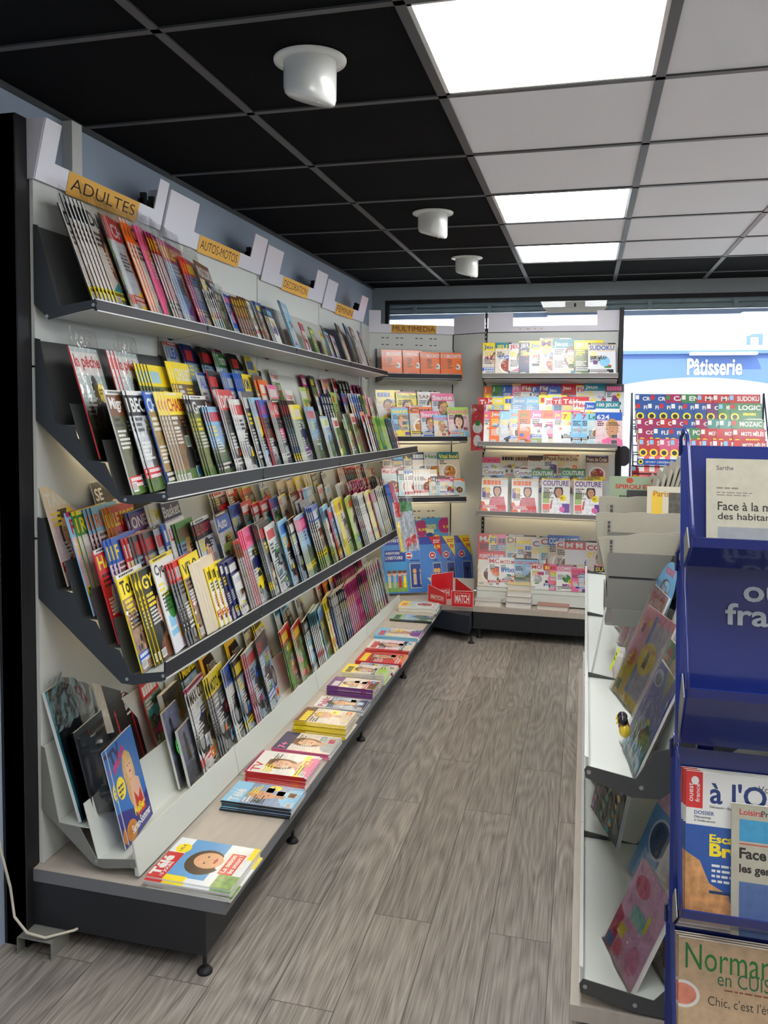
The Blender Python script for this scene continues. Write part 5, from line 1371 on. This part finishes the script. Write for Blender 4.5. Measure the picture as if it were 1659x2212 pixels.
kid('activity_magazine', 'white, green and brown children magazine just behind the blue night-sky pack', -.26, T4[0] + .010, T4[1], .20, .26, k2, 22, phi=9)
kid('activity_magazine', 'pink and yellow children pack with yellow round sticker, right middle shelf', .06, T4[0] - .022, T4[1], .23, .27, k3, 22, phi=14)
kid('activity_magazine', 'pink children magazine with red and yellow letters behind the sticker pack', .27, T4[0] + .015, T4[1] + .02, .20, .27, k4, 20, phi=7)
kid('activity_magazine', 'round-topped sky blue children card behind the pink magazine', .40, T3[0] - .01, T3[1] + .01, .22, .27, k5, 17, wrap=False, phi=8)
kid('activity_magazine', 'dark dinosaur children magazine with orange letters, behind the round-topped card', .41, T2[0] - .01, T2[1] + .01, .22, .26, k6, 16, phi=8)
kid('activity_magazine', 'tall pale pink girl magazine at the back of the right rack', .41, T1[0] + .01, T1[1] + .0, .21, .36, k7, 15, wrap=False)
kid('activity_magazine', 'green children magazine behind the toy packs near the blue rack', -.20, T2[0], T2[1] - .06, .2, .24, k8, 17, wrap=False)
kid('activity_magazine', 'lime green oval children card leaning at the near end of the right shelf', -.36, T3[0] + .0, T3[1] - .03, .17, .17, lambda c: (c.r(0, 0, c.W, c.H, (190, 214, 110), .1), c.e(c.W * .5, c.H * .5, c.W * .34, c.H * .36, (40, 60, 60), .5)), 18, wrap=False)
# toy figures stuck on the blue pack: generic little birds
t = thing('toy_figures', 'two little dark-headed toy birds fixed on the blue night-sky pack', 'toy', (.545, -.46, .80), 'toys')
def ball(x, y, z, r, m, nm, sx=1, sz=1):
    mb = MB().lathe([(max(.0001, r * sx * math.sin(a * PI / 10)), -r * sz * math.cos(a * PI / 10)) for a in range(11)], (x, y, z), 16); return child(mb, nm, m, t, True)
M_TB = mat('toy_dark', (46, 40, 44), .15); M_TY = mat('toy_yellow', (238, 205, 60), .25); M_TR = mat('toy_red', (200, 40, 50), .25)
for k, (y, m) in enumerate(((-.405, M_TR), (-.435, M_TY))):
    ball(.532, y, .832, .013, m, 'body', 1, 1.3); hd = ball(.528, y, .855, .012, M_TB, 'head'); MB().lathe([(.0001, .006), (.004, -.006)], (.516, y, .853), 8).build('beak', M_TY, hd)
# a neon price tag
o = Cov(.05, .07, 0, (226, 250, 60)); o.lines(random.Random(3), .008, .045, .035, 2, 'k', .008, .006); o = link('price_tag', o.mesh('tag', M_NEWS)); o.matrix_world = pose(EK, 0, math.radians(20), (.512, .075, .83)); tag(o, 'neon yellow price tag on the edge of the pink and yellow pack', 'price tag')
# bags on the lowest shelf
def bag(label, yfar, xb, zb, W, H, draw, lean, T=.012, phi=16): return kid('toy_bag', label, yfar, xb, zb, W, H, draw, lean, T, True, phi, 'toy bag', 'wrapped toy packs on the lowest right shelf')
def b1(c):
    W, H = c.W, c.H; c.r(0, 0, W, H, (236, 176, 196), .3); c.poly([(0, 0), (W * .25, 0), (W * .2, H * .4), (0, H * .45)], (206, 30, 80)); c.r(W * .02, H * .02, W * .2, H * .14, (50, 100, 180)); c.r(W * .18, H * .22, W * .36, H * .34, 'y'); c.r(W * .3, H * .45, W * .7, H * .62, (150, 205, 180), .2); disc(c, W * .35, H * .12, .02, (240, 110, 130)); c.e(W * .75, H * .2, W * .16, H * .14, (236, 140, 170), .4); c.r(W * .68, H * .5, W * .75, H * .68, 'y'); c.e(W * .3, H * .8, W * .2, H * .1, (232, 90, 130), .3)
def b2(c):
    W, H = c.W, c.H; c.r(0, 0, W, H, (240, 232, 222), .15); c.e(W * .6, H * .84, W * .12, H * .08, (50, 40, 40))
    for i in range(14): c.e(W * (.15 + .7 * ((i * 29) % 17) / 17), H * (.05 + .6 * ((i * 41) % 13) / 13), .012, .014, ((226, 120, 130), (214, 170, 110), (150, 190, 220))[i % 3], .2, n=10)
    c.r(W * .3, H * .72, W * .48, H * .92, (240, 190, 60), .3)
def b3(c):
    W, H = c.W, c.H; c.r(0, 0, W, H, (120, 175, 215), .2); c.e(W * .45, H * .5, W * .3, H * .2, 'w'); c.e(W * .45, H * .5, W * .26, H * .17, (60, 80, 110), .4); c.r(0, H * .75, W, H, (236, 190, 190), .3)
def b4(c):
    W, H = c.W, c.H; c.r(0, 0, W, H, (70, 84, 74), .8)
    for i in range(40): c.e(W * (.05 + .9 * ((i * 37) % 23) / 23), H * (.04 + .92 * ((i * 53) % 29) / 29), .006 + .004 * (i % 3), .009, ((226, 70, 130), (240, 200, 80), (110, 170, 110), (180, 150, 210), (90, 190, 200))[i % 5], .3, n=7, up=i % 8 == 0)
    c.e(W * .65, H * .85, W * .12, H * .07, 'y')
def b5(c): W, H = c.W, c.H; c.r(0, 0, W, H, (238, 205, 80), .4); c.r(W * .3, H * .2, W, H, (206, 180, 150), .5); c.poly([(W * .2, H * .8), (W * .45, H * .95), (W * .6, H * .78), (W * .4, H * .66)], (206, 50, 80))
bag('crumpled bag with pink toy purse, nearest on the lowest right shelf', -.36, .50, .265, .20, .23, b1, 24)
bag('large clear bag with white spotted magazine behind the pink purse bag', -.27, .57, .268, .25, .33, b2, 24)
bag('clear bag with pale blue card, behind the spotted magazine on the lowest shelf', .0, .575, .268, .21, .28, b3, 22)
bag('clear bag of small colourful jewels hanging at the back of the lowest right shelf', .22, .47, .33, .25, .24, b4, 10)
bag('second clear bag of colourful beads beside the jewel bag, lowest right shelf', .42, .47, .33, .15, .24, b4, 12)
bag('yellow and brown wrapped card leaning by the blue rack, lowest right shelf', -.28, .70, .33, .16, .34, b5, 18)
t = thing('shelf_divider', 'clear acrylic divider standing at the far end of the right middle shelf', 'divider', (.49, .145, .8)); child(MB().prism([(.448, .70), (.50, .99), (.515, .985), (.53, .74)], .152, .155), 'panel', M_ACRYL, t); child(MB().tube([(.448, .1535, .70), (.498, .1535, .99)], .003), 'edge', M_EDGE, t)
for k in range(2): pack('toy_box', ('near', 'far')[k] + ' small pink toy box beyond the clear divider', .05, .08, lambda c: (c.r(0, 0, c.W, c.H, (236, 170, 214), .3), c.r(0, 0, c.W, c.H * .3, (150, 30, 70))), pose(EK, 0, .1, (.53, .30 + .07 * k, .735)), 'toy box', 'pink toy boxes', .03, False)
for k, (y, nm) in enumerate(((.52, 'first'), (.75, 'second'), (.98, 'third'))): kid('activity_magazine', nm + ' pink and lilac children magazine in the second bay of the right rack', y, .56, .733, .2, .26, (k7, k4, k7)[k], 18)

# newspaper rack, pockets facing the shop entrance
t = thing('newspaper_rack', 'dark grey steel newspaper rack with stepped pockets on the right rack', 'newspaper rack', (.66, .5, .88))
m = MB().box(.508, .80, .42, .425, .925, 1.115).box(.508, .80, .52, .525, .925, 1.17).box(.508, .80, .62, .625, .925, 1.22).box(.508, .80, .42, .72, .905, .925)
child(m, 'pocket_panel', mat('newspaper_grey', (122, 120, 112), .5), t)
child(MB().box(.512, .80, .4185, .42, 1.03, 1.036), 'slot', M_BLACK, t)
child(MB().box(.504, .508, .42, .72, .87, .965).box(.508, .8, .416, .42, .87, .925), 'tray_edge', M_GREY, t)
child(MB().box(.575, .80, .70, .705, .925, 1.30), 'back_plate', M_DGREY, t)
M_PAPER = mat('newspaper_stock', (168, 164, 148), .9, noise=.12, nscale=40, stretch=(1, 1, 14))
def paper(label, x0, y, z0, H, n, droop, grp='folded newspapers in the rack'):
    t = thing('newspaper', label, 'newspaper', (x0, y, z0), grp); mb = MB(); L = .31
    for k in range(n):
        yy = y + k * .007; N = 10
        pr = [(x0 + L * i / N, z0 + H - droop * (1 - i / N) ** 2 * .6 - .004 * k + .003 * math.sin(i * 1.7 + k)) for i in range(N + 1)]
        mb.prism(pr + [(x0 + L, z0), (x0 + droop * .8, z0)], yy, yy + .0055)
    child(mb, 'sheets', M_PAPER, t)
    q = Cov(.12, .03, 0, (160, 156, 140)); q.lines(random.Random(int(z0 * 100)), .004, .014, .11, 1, 'd', .009, .008); o = link('headline_print', q.mesh('print', M_NEWS), t); o.matrix_world = Matrix.Translation(-t.location) @ pose((0, 0.0001), 0, 0, (0, 0, 0)) @ Matrix.Identity(4)
    o.matrix_world = Matrix.Translation(-t.location) @ Matrix(((0, 0, 1, x0 + .025), (0, 1, 0, y - .001), (-1, 0, 0, z0 + H - .03), (0, 0, 0, 1)))
    return t
paper('grey newspapers folded in the front pocket, sagging over its left edge', .474, .43, .985, .205, 8, .05)
paper('folded newspapers in the middle pocket of the grey rack', .468, .53, 1.055, .185, 8, .012)
paper('folded newspapers with green print in the back pocket of the grey rack', .478, .63, 1.10, .185, 7, .01)
cv = Cov(.215, .24, .002, (150, 166, 138)); cv.t('SPIROU ET FA', .02, .195, .016, (190, 60, 50), .175, .03); cv.lines(random.Random(9), .035, .165, .14, 6, (60, 90, 70), .006, .006); cv.e(.10, .055, .026, .022, (40, 70, 110)); cv.e(.07, .225, .012, .01, (190, 80, 60)); cv.e(.155, .225, .012, .01, (190, 80, 60))
o = link('leaflet', cv.mesh('leaflet', M_NEWS)); o.matrix_world = pose((1, 0), 0, math.radians(6), (.515, .685, 1.11)); tag(o, 'pale green subscription leaflet standing behind the grey newspaper pockets', 'leaflet')
t = thing('newspaper', 'cream newspapers hanging in an upper rack beside the blue stand', 'newspaper', (.72, .62, 1.2), 'folded newspapers in the rack')
m = MB()
for k in range(6): m.prism([(.64 + k * .016, 1.20 + .01 * k), (.652 + k * .016, 1.20 + .01 * k), (.676 + k * .022, 1.35 + .016 * k), (.668 + k * .022, 1.358 + .016 * k)], .56 + .012 * k, .82)
child(m, 'sheets', M_PAPER, t)
cv = Cov(.17, .12, 0, (205, 200, 178)); cv.r(.015, .02, .05, .10, (226, 190, 70)); cv.r(.07, .02, .13, .1, (90, 88, 80), .6); cv.t('Paris', .02, .085, .02, (180, 120, 40)); o = link('front_page', cv.mesh('page', M_NEWS), t); o.matrix_world = Matrix.Translation(-t.location) @ pose((1, 0), 0, math.radians(4), (.635, .545, 1.21))

# ------------------------------------------------------------------ blue rack at the right edge
XL, XRk = .606, .98
rk_ = thing('newspaper_stand', 'tall blue enamel newspaper stand with sloping trays at the right edge', 'display rack', (.79, -.75, 0))
TR = [(1.527, 1.30, .048), (1.30, .955, .115), (.925, .59, .06), (.585, .26, .06)]
LIPS = []
YT, YBm = -.745, -.80
for k, (zt, zb, lh) in enumerate(TR):
    m = MB().strip((YT, zt), (YBm, zb), XL, XRk, .003, None, 'x')
    child(m, 'tray_back', M_BLUE, rk_)
    zl = zb + lh; LIPS.append(zl)
    child(MB().strip((YBm, zb), (YBm - .075, zl), XL + .012, XRk, -.003, None, 'x').strip((YBm - .075, zl), (YBm - .078, zl + .018), XL + .012, XRk, -.003, None, 'x'), 'tray_front', M_BLUE, rk_)
    child(MB().prism([(YBm + .002, zb + .002), (YBm - .072, zl - .002), (YBm - .03, zl + .03), (YBm + .012, zb + .05)], XL + .006, XL + .008, 'x'), 'side_gusset', M_GREY, rk_)
    c0 = Vector((XL + .0, YT, zt - .02)); pts = [c0, c0 + Vector((0, -.004, .035)), c0 + Vector((.004, -.02, .052)), c0 + Vector((.008, -.038, .04))]
    e = Vector((XL + .012, YBm - .078, zl + .016))
    for q in range(1, 9): pts.append(pts[3].lerp(e, q / 8))
    child(MB().tube(pts, .0042, 10), 'side_wire', M_BLUE, rk_, True)
child(MB().box(XL + .05, XL + .08, -.735, -.705, .0, 1.5).box(XRk - .06, XRk - .03, -.735, -.705, 0, 1.5).box(XL + .02, XRk, -.90, -.62, 0, .03), 'post', M_BLUE, rk_)
bt = Cov(.28, .2, 0, 'n'); bt.v, bt.f, bt.c, bt.k = [], [], [], 0; bt.t('ouest', .036, .046, .036, (176, 184, 190), .16, .02); bt.t('france', .004, 0, .042, (176, 184, 190), .22, .02)
o = link('tray_lettering', bt.mesh('lettering', M_INK), rk_); 
def on_tray(k, x, up, off): 
    zt, zb, lh = TR[k]; ln = math.atan2(YT - YBm, zt - zb); return pose((1, 0), 0, ln, (x, YBm - off + up * math.sin(ln), zb + up * math.cos(ln)))
o.matrix_world = Matrix.Translation(-rk_.location) @ on_tray(1, .690, .232, .0045)
def np1(c):
    W, H = c.W, c.H; c.r(0, 0, W, H, (176, 172, 154), .12); c.t('Sarthe', .018, H - .022, .0085, 'd', None, .01); c.t('ouest', W * .52, H - .045, .017, (196, 66, 66), .065, .02); c.t('france', W * .49, H - .068, .024, (196, 66, 66), .085, .02); rg = random.Random(3); c.lines(rg, .018, H - .058, .06, 1, (120, 116, 106), .003); c.lines(rg, .018, H - .066, .075, 2, (120, 116, 106), .0018, .003)
    c.t('Face à la menace', .02, H - .099, .0165, (50, 48, 46), .142, .012); c.t('des habitants quittent', .02, H - .120, .0165, (50, 48, 46), .178, .012); c.r(.02, -.0, W * .62, H - .13, (140, 143, 146), .12)
def news(name, label, W, H, T, draw, M, cat='newspaper'):
    c = Cov(W, H, T, (176, 172, 154)); draw(c); o = link(name, c.mesh(name, M_NEWS if cat == 'newspaper' else M_INK)); o.matrix_world = M; return tag(o, label, cat)
news('newspaper', 'folded newspaper with red masthead in the top tray of the blue stand', .28, .175, .006, np1, on_tray(0, .650, .035, .02))
def am(c):
    W, H = c.W, c.H; c.r(0, 0, W, H, 'w'); c.r(0, H * .76, W * .14, H, (214, 50, 50)); c.e(W * .075, H * .94, .007, .008, 'w'); c.t('ouest', W * .06, H * .80, .008, 'w', .035, .01, PI / 2); c.t('france', W * .115, H * .80, .008, 'w', .035, .01, PI / 2)
    c.t("à l'Ouest", W * .20, H * .80, .042, (36, 62, 120), W * .9, .02); c.t('Voyages', W * .6, H * .895, .016, 'd', None, .0); c.t('Découvrir • Explorer', W * .2, H * .765, .006, 'd'); c.t('DOSSIER', W * .07, H * .72, .007, (60, 80, 140)); c.t('Découvrez', W * .07, H * .695, .005, 'd'); c.t('la Vendée sauvage', W * .07, H * .67, .005, 'd')
    c.r(0, 0, W, H * .65, (46, 88, 160), .1); c.poly([(0, 0), (W * .48, 0), (W * .40, H * .09), (W * .36, H * .22), (W * .2, H * .28), (W * .12, H * .42), (0, H * .47)], (206, 150, 96), .6); c.r(W * .2, H * .215, W, H * .235, (50, 70, 100), .4); c.t('Escapade', W * .2, H * .53, .02, 'y', W * .55, .03); c.t('Bretagne', W * .2, H * .43, .032, 'y', W * .8, .04); c.lines(random.Random(1), W * .22, H * .39, W * .6, 4, 'w', .0045, .005)
for k in range(3): news('magazine', '%s white and blue travel magazine with red corner, third tray of the blue stand' % ('front', 'second', 'rear')[k], .215, .285, .0045, am, on_tray(2, .632 - .004 * k, .022, .028 - .008 * k), 'magazine')
def np2(c):
    W, H = c.W, c.H; c.r(0, 0, W, H, (176, 172, 154), .1); c.t('Loisirs.', .014, H - .02, .011, (190, 70, 70), None, .02); c.t('Profitez', .052, H - .02, .011, 'd', None, .02); c.r(.014, H - .068, W, H - .028, (70, 150, 190), .2); c.r(.014, H - .074, W, H - .072, (196, 66, 66)); c.t('Face à', .014, H - .1, .02, (50, 48, 46), None, .03); c.t('les gens', .014, H - .13, .02, (50, 48, 46), None, .03); c.r(.014, 0, W, H - .142, (84, 106, 150), .15)
news('newspaper', 'newspaper insert overlapping the travel magazine in the third tray', .22, .24, .004, np2, on_tray(2, .712, .022, .042))
def nc(c):
    W, H = c.W, c.H; c.r(0, 0, W, H, (206, 176, 140), .25); c.t('Normandie', W * .06, H * .80, .048, (40, 128, 62), W * 1.02, .0); c.t('en CUISINE', W * .34, H * .72, .026, (52, 120, 76), W * .66, .0); c.lines(random.Random(2), W * .4, H * .69, W * .5, 1, (150, 90, 60), .003); c.t("Chic, c'est l'été !", W * .26, H * .575, .02, (50, 44, 40), W * .62, -.005)
    c.e(W * .04, H * .63, W * .15, H * .09, (240, 235, 228)); c.e(W * .04, H * .63, W * .12, H * .07, (226, 140, 116), .3); c.e(W * .62, H * .22, W * .46, H * .25, (70, 52, 38), .3)
    rg = random.Random(7)
    for i in range(26): c.e(W * (.62 + rg.uniform(-.36, .36)), H * (.24 + rg.uniform(-.2, .18)), W * rg.uniform(.04, .1), H * rg.uniform(.02, .05), rg.choice([(214, 120, 40), (90, 130, 50), (120, 160, 70), (60, 50, 60), (190, 60, 50), (226, 200, 120)]), .4, n=10, up=i % 5 == 0)
for k in range(3): news('magazine', 'regional cookery magazine with green title in the lowest tray of the blue stand, %s' % ('front copy', 'second copy', 'rear copy')[k], .21, .285, .0045, nc, on_tray(3, .628 - .004 * k, .016, .030 - .008 * k), 'magazine')
def nd(c): W, H = c.W, c.H; c.r(0, 0, W, H, (50, 66, 50), .6); c.r(0, H * .6, W, H, (34, 40, 60), .5); c.e(W * .3, H * .5, .03, .03, (150, 190, 60), .4)
for k in range(3): news('magazine', 'dark green magazine right of the cookery magazine, lowest blue tray, %s' % ('front copy', 'second copy', 'rear copy')[k], .15, .285, .0045, nd, on_tray(3, .845 - .008 * k, .016, .030 - .008 * k), 'magazine')

# ------------------------------------------------------------------ wire stand of puzzle magazines by the window
st = thing('wire_stand', 'dark wire stand packed with puzzle magazines in front of the window', 'display stand', (1.05, 2.5, 0))
SX0, SX1 = .70, 1.36
TI = [(1.675, 2.62), (1.625, 2.565), (1.535, 2.51), (1.485, 2.455), (1.425, 2.40)]
m = MB()
for x in (SX0 - .02, SX1 + .02):
    m.tube([(x, 2.66, 1.68), (x, 2.40, 1.30), (x, 2.36, 1.28), (x, 2.36, 1.34)], .004); m.tube([(x, 2.66, 0.0), (x, 2.66, 1.68)], .006); m.tube([(x, 2.66, .02), (x, 2.2, .02)], .006)
for zt, y in TI: m.tube([(SX0 - .02, y - .012, zt - .15), (SX1 + .02, y - .012, zt - .15)], .003); m.tube([(SX0 - .02, y - .012, zt - .19), (SX1 + .02, y - .012, zt - .19)], .003)
m.tube([(SX0 - .02, 2.66, 1.5), (SX1 + .02, 2.66, 1.5)], .003)
child(m, 'wire_frame', M_WIRE, st, True)
cv = Cov(.66, .034, .003, (40, 88, 170)); cv.e(.02, .017, .013, .013, 'y'); cv.e(.02, .017, .007, .007, 'k'); cv.t('SPORT CÉRÉBRAL', .045, .011, .013, 'w', .14, .01); cv.poly([(.21, .002), (.40, .002), (.39, .032), (.20, .032)], 'r'); cv.t('SUDOKU', .225, .011, .012, 'w', .09)
o = link('header_strip', cv.mesh('strip', M_INK), st); o.matrix_world = Matrix.Translation(-st.location) @ pose((1, 0), 0, .05, (SX0, 2.352, 1.285))
PZC = dict(r=(186, 46, 52), b=(40, 84, 150), m=(160, 34, 90), g=(64, 128, 78), v=(104, 52, 112), t=(60, 140, 128), p=(206, 84, 124))
def pz(bg, title, var=0):
    bg0, bg = bg, PZC[bg]
    key = ('pz', bg0, title, var)
    if key not in _COV:
        rg = random.Random(repr(key)); c = Cov(.165, .23, .0035, bg); W, H = .165, .23
        c.r(0, 0, W, H * .62, rg.choice([(225, 232, 238), (120, 180, 220), (232, 225, 215), (230, 90, 90)]), .3); c.poly([(W * .2, H * .58), (W, H * .66), (W, H), (0, H), (0, H * .6)], bg, .08); c.r(0, H * .2, W * .17, H * .56, 'w'); c.r(W * .02, H * .86, W * .14, H * .97, rg.choice(['w', 'c', 'w', 'r', 'g']))
        c.e(W * .14, H * .66, W * .13, W * .13, 'y'); c.e(W * .14, H * .66, W * .08, W * .08, (40, 40, 44)); c.t(title, W * .26, H * .83, .028, 'w', W * .7, .03, just='f' if len(title) > 4 else 'l'); c.t('x', W * .4, H * .72, .01, 'y', W * .4, .02); c.lines(rg, W * .4, H * .7, W * .45, 1, 'y', .014)
        for q in range(4): c.e(W * rg.uniform(.35, .9), H * rg.uniform(.08, .5), W * .12, W * .1, rg.choice('rbgyoc'), .3)
        _COV[key] = c.mesh('puzzle_cover', M_INK)
    return _COV[key]
PT = ['b CROISÉS|b CROISÉS|m CASE|g ENC|r MOTS|r MOTS|r SUDOKU', 'b FLÉCHÉS|b FLÉCHÉS|b FLÉCHÉS|b FLÉCHÉS|b FLÉCHÉS|b FLÉCHÉS|v CODÉS|g MULTILOGIC|g LOGIC', 'm CODÉS|m CODÉS|r CODÉS|m CODÉS|b FLÉCHÉS|m CASÉS|t JEUX|t JEUX|g MOZAIC', 'm CODÉS|b FLÉCHÉS|b FLÉCHÉS|g POINTS|r MOTS MÊLÉS|r MOTS MÊLÉS|r MOTS MÊLÉS', 'r SUDOKU|r SUDOKU|p SUDOKU|p SUDOKU|r SUDOKU|r SUDOKU|r SUDOKU|r MOTS|r MOTS|r MOTS MÊLÉS']
for ti, (zt, y) in enumerate(TI):
    its = PT[ti].split('|'); N = len(its); x0 = SX0 + .0 + .004 * ti; span = (SX1 - .155 - x0)
    for i, s_ in enumerate(its):
        bg, tl = s_.split(' ', 1); sc = .23
        put(pz(bg, tl, i % 2), 'puzzle_magazine', pose((1, 0), math.radians(4), math.radians(12), (x0 + span * i / (N - 1), y + .002, zt - .225)), '%s puzzle magazine, %s from left, %s tier of the wire stand' % (CNAME[bg].capitalize(), ordn(i), ('top', 'second', 'third', 'fourth', 'lowest upper')[ti]), 'puzzle magazines on the %s tier of the wire stand' % ('top', 'second', 'third', 'fourth', 'fifth')[ti])
for ti in range(4):
    for i in range(3):
        bg, tl = (('r', '300'), ('r', 'FLÉCHÉS'), ('m', '30 CA'), ('b', 'FLÉCHÉS'))[ti]; put(pz(bg, tl, i + 3), 'puzzle_magazine', pose((1, 0), math.radians(4), math.radians(12), (SX0 - .015 + i * .115, 2.50 - .05 * ti, 1.045 - .066 * ti)), '%s puzzle magazine, %s from left, %s tier below the blue strip of the wire stand' % (CNAME[bg].capitalize(), ordn(i), ORD[ti]), 'puzzle magazines on the lower wire stand')
m = MB()
for ti in range(4): m.tube([(SX0 - .02, 2.485 - .05 * ti, 1.045 - .066 * ti), (SX1 + .02, 2.485 - .05 * ti, 1.045 - .066 * ti)], .003)
child(m, 'lower_wires', M_WIRE, st, True)

# ------------------------------------------------------------------ bottom shelf specials at the near end of the left run
def f1(c):
    W, H = c.W, c.H; c.r(0, 0, W, H, (30, 32, 36), .2); c.r(0, 0, W * .05, H, (30, 130, 150)); c.r(W * .62, H * .5, W, H, (210, 205, 195), .3); c.poly([(W * .65, H * .9), (W * .75, H * .95), (W * .9, H * .75), (W * .8, H * .7)], (206, 40, 40)); c.r(W * .1, H * .2, W * .6, H * .9, (44, 48, 54), .6); c.r(W * .55, H * .1, W * .72, H * .5, (70, 170, 170), .7); c.lines(random.Random(4), W * .3, H * .6, W * .2, 3, (190, 200, 200), .004)
def f2(c): W, H = c.W, c.H; c.r(0, 0, W, H, (24, 24, 28), .15); c.r(0, 0, W * .22, H, (206, 200, 190), .25); c.t('Formula1', W * .72, H * .93, .034, 'w', .19, .02, -PI / 2); c.r(W * .86, 0, W * .9, H, (160, 30, 36), .5); c.r(W * .36, H * .3, W * .40, H * .55, (190, 40, 40))
def place_special(label, name, y, xb, zb, W, H, draw, lean, T, wrap, phi=8, cat='model pack'): return pack(name, label, W, H, draw, pose((0, 1), math.radians(phi), math.radians(lean), (xb, y, zb)), cat, 'model packs on the bottom left shelf', T, wrap)
place_special('big black racing-car card with teal edge, near end of the bottom left shelf', 'model_pack', -.365, -.985, .362, .25, .40, f1, 16, .01, True)
place_special('black racing-car card with vertical white lettering behind the blister packs', 'model_pack', -.10, -1.015, .362, .24, .38, f2, 16, .006, False)
t = thing('model_pack', 'clear blister box with a dark model racing car in front of the black card', 'model pack', (-.95, -.33, .37), 'model packs on the bottom left shelf')
t.matrix_world = pose((0, 1), math.radians(8), math.radians(14), (-.95, -.345, .362))
c = Cov(.19, .27, .004, (36, 40, 46)); c.r(.01, .01, .18, .26, (30, 34, 40), .5); c.lines(random.Random(2), .06, .13, .05, 2, (190, 210, 210), .006); c.poly([(.12, .2), (.15, .22), (.16, .15)], 'r'); c.r(.13, .08, .17, .13, (230, 170, 50), .5); link('backing_card', c.mesh('card', M_INK), t)
MB().box(.012, .178, -.055, -.001, .012, .25).build('blister', M_ACRYL, t)
cm = MB().prism([(.05, .03), (.14, .03), (.125, .10), (.12, .20), (.105, .235), (.09, .235), (.075, .20), (.065, .10)], -.04, -.018)
for (x, z) in ((.05, .06), (.14, .06), (.055, .19), (.135, .19)): cm.prism([(x + .016 * math.cos(a * PI / 8), z + .018 * math.sin(a * PI / 8)) for a in range(16)], -.05, -.012)
cm.build('model_car', mat('model_car_black', (30, 34, 38), .2, coat=.5), t)
def rb(c): W, H = c.W, c.H; c.r(0, 0, W, H, (60, 62, 70), .5); c.poly([(W * .1, H * .3), (W * .9, H * .2), (W * .8, H * .6), (W * .2, H * .62)], (36, 44, 90), .3); c.poly([(W * .4, H * .5), (W * .7, H * .55), (W * .6, H * .4)], 'y'); c.poly([(W * .55, H * .45), (W * .9, H * .5), (W * .7, H * .25)], 'r')
place_special('clear bag with a navy, red and yellow model in the back row, bottom shelf', 'model_pack', .20, -.965, .362, .17, .20, rb, 16, .02, True)
def cd(c): W, H = c.W, c.H; c.r(0, 0, W, H, (146, 152, 184), .3); c.r(0, 0, W, H * .35, (116, 122, 136), .7); c.e(W * .35, H * .82, .012, .016, (60, 54, 60)); c.poly([(W * .25, H * .4), (W * .5, H * .4), (W * .45, H * .78), (W * .28, H * .78)], (62, 58, 66), .4); c.t('LES', W * .52, H * .52, .014, 'w'); c.t('EMPIRES', W * .5, H * .42, .016, 'w', W * .44); c.t('DE', W * .5, H * .33, .014, 'w')
place_special('upper grey-blue partwork sleeve leaning on the bottom shelf with green price sticker', 'partwork_sleeve', .09, -.895, .27, .145, .27, cd, 14, .008, True, 8, 'partwork')
place_special('lower grey-blue partwork sleeve in front of the upper one', 'partwork_sleeve', .115, -.868, .27, .145, .20, cd, 14, .010, True, 8, 'partwork')
o = Cov(.05, .07, 0, (60, 226, 90)); o.v, o.f, o.c = [], [], []; o.e(.025, .035, .025, .032, (60, 226, 90)); o.lines(random.Random(1), .01, .036, .03, 2, 'k', .007, .005); o = link('price_sticker', o.mesh('sticker', M_NEWS)); o.matrix_world = pose((0, 1), math.radians(8), math.radians(14), (-.906, .10, .375)); tag(o, 'round neon green price sticker on the upper grey-blue sleeve', 'sticker')
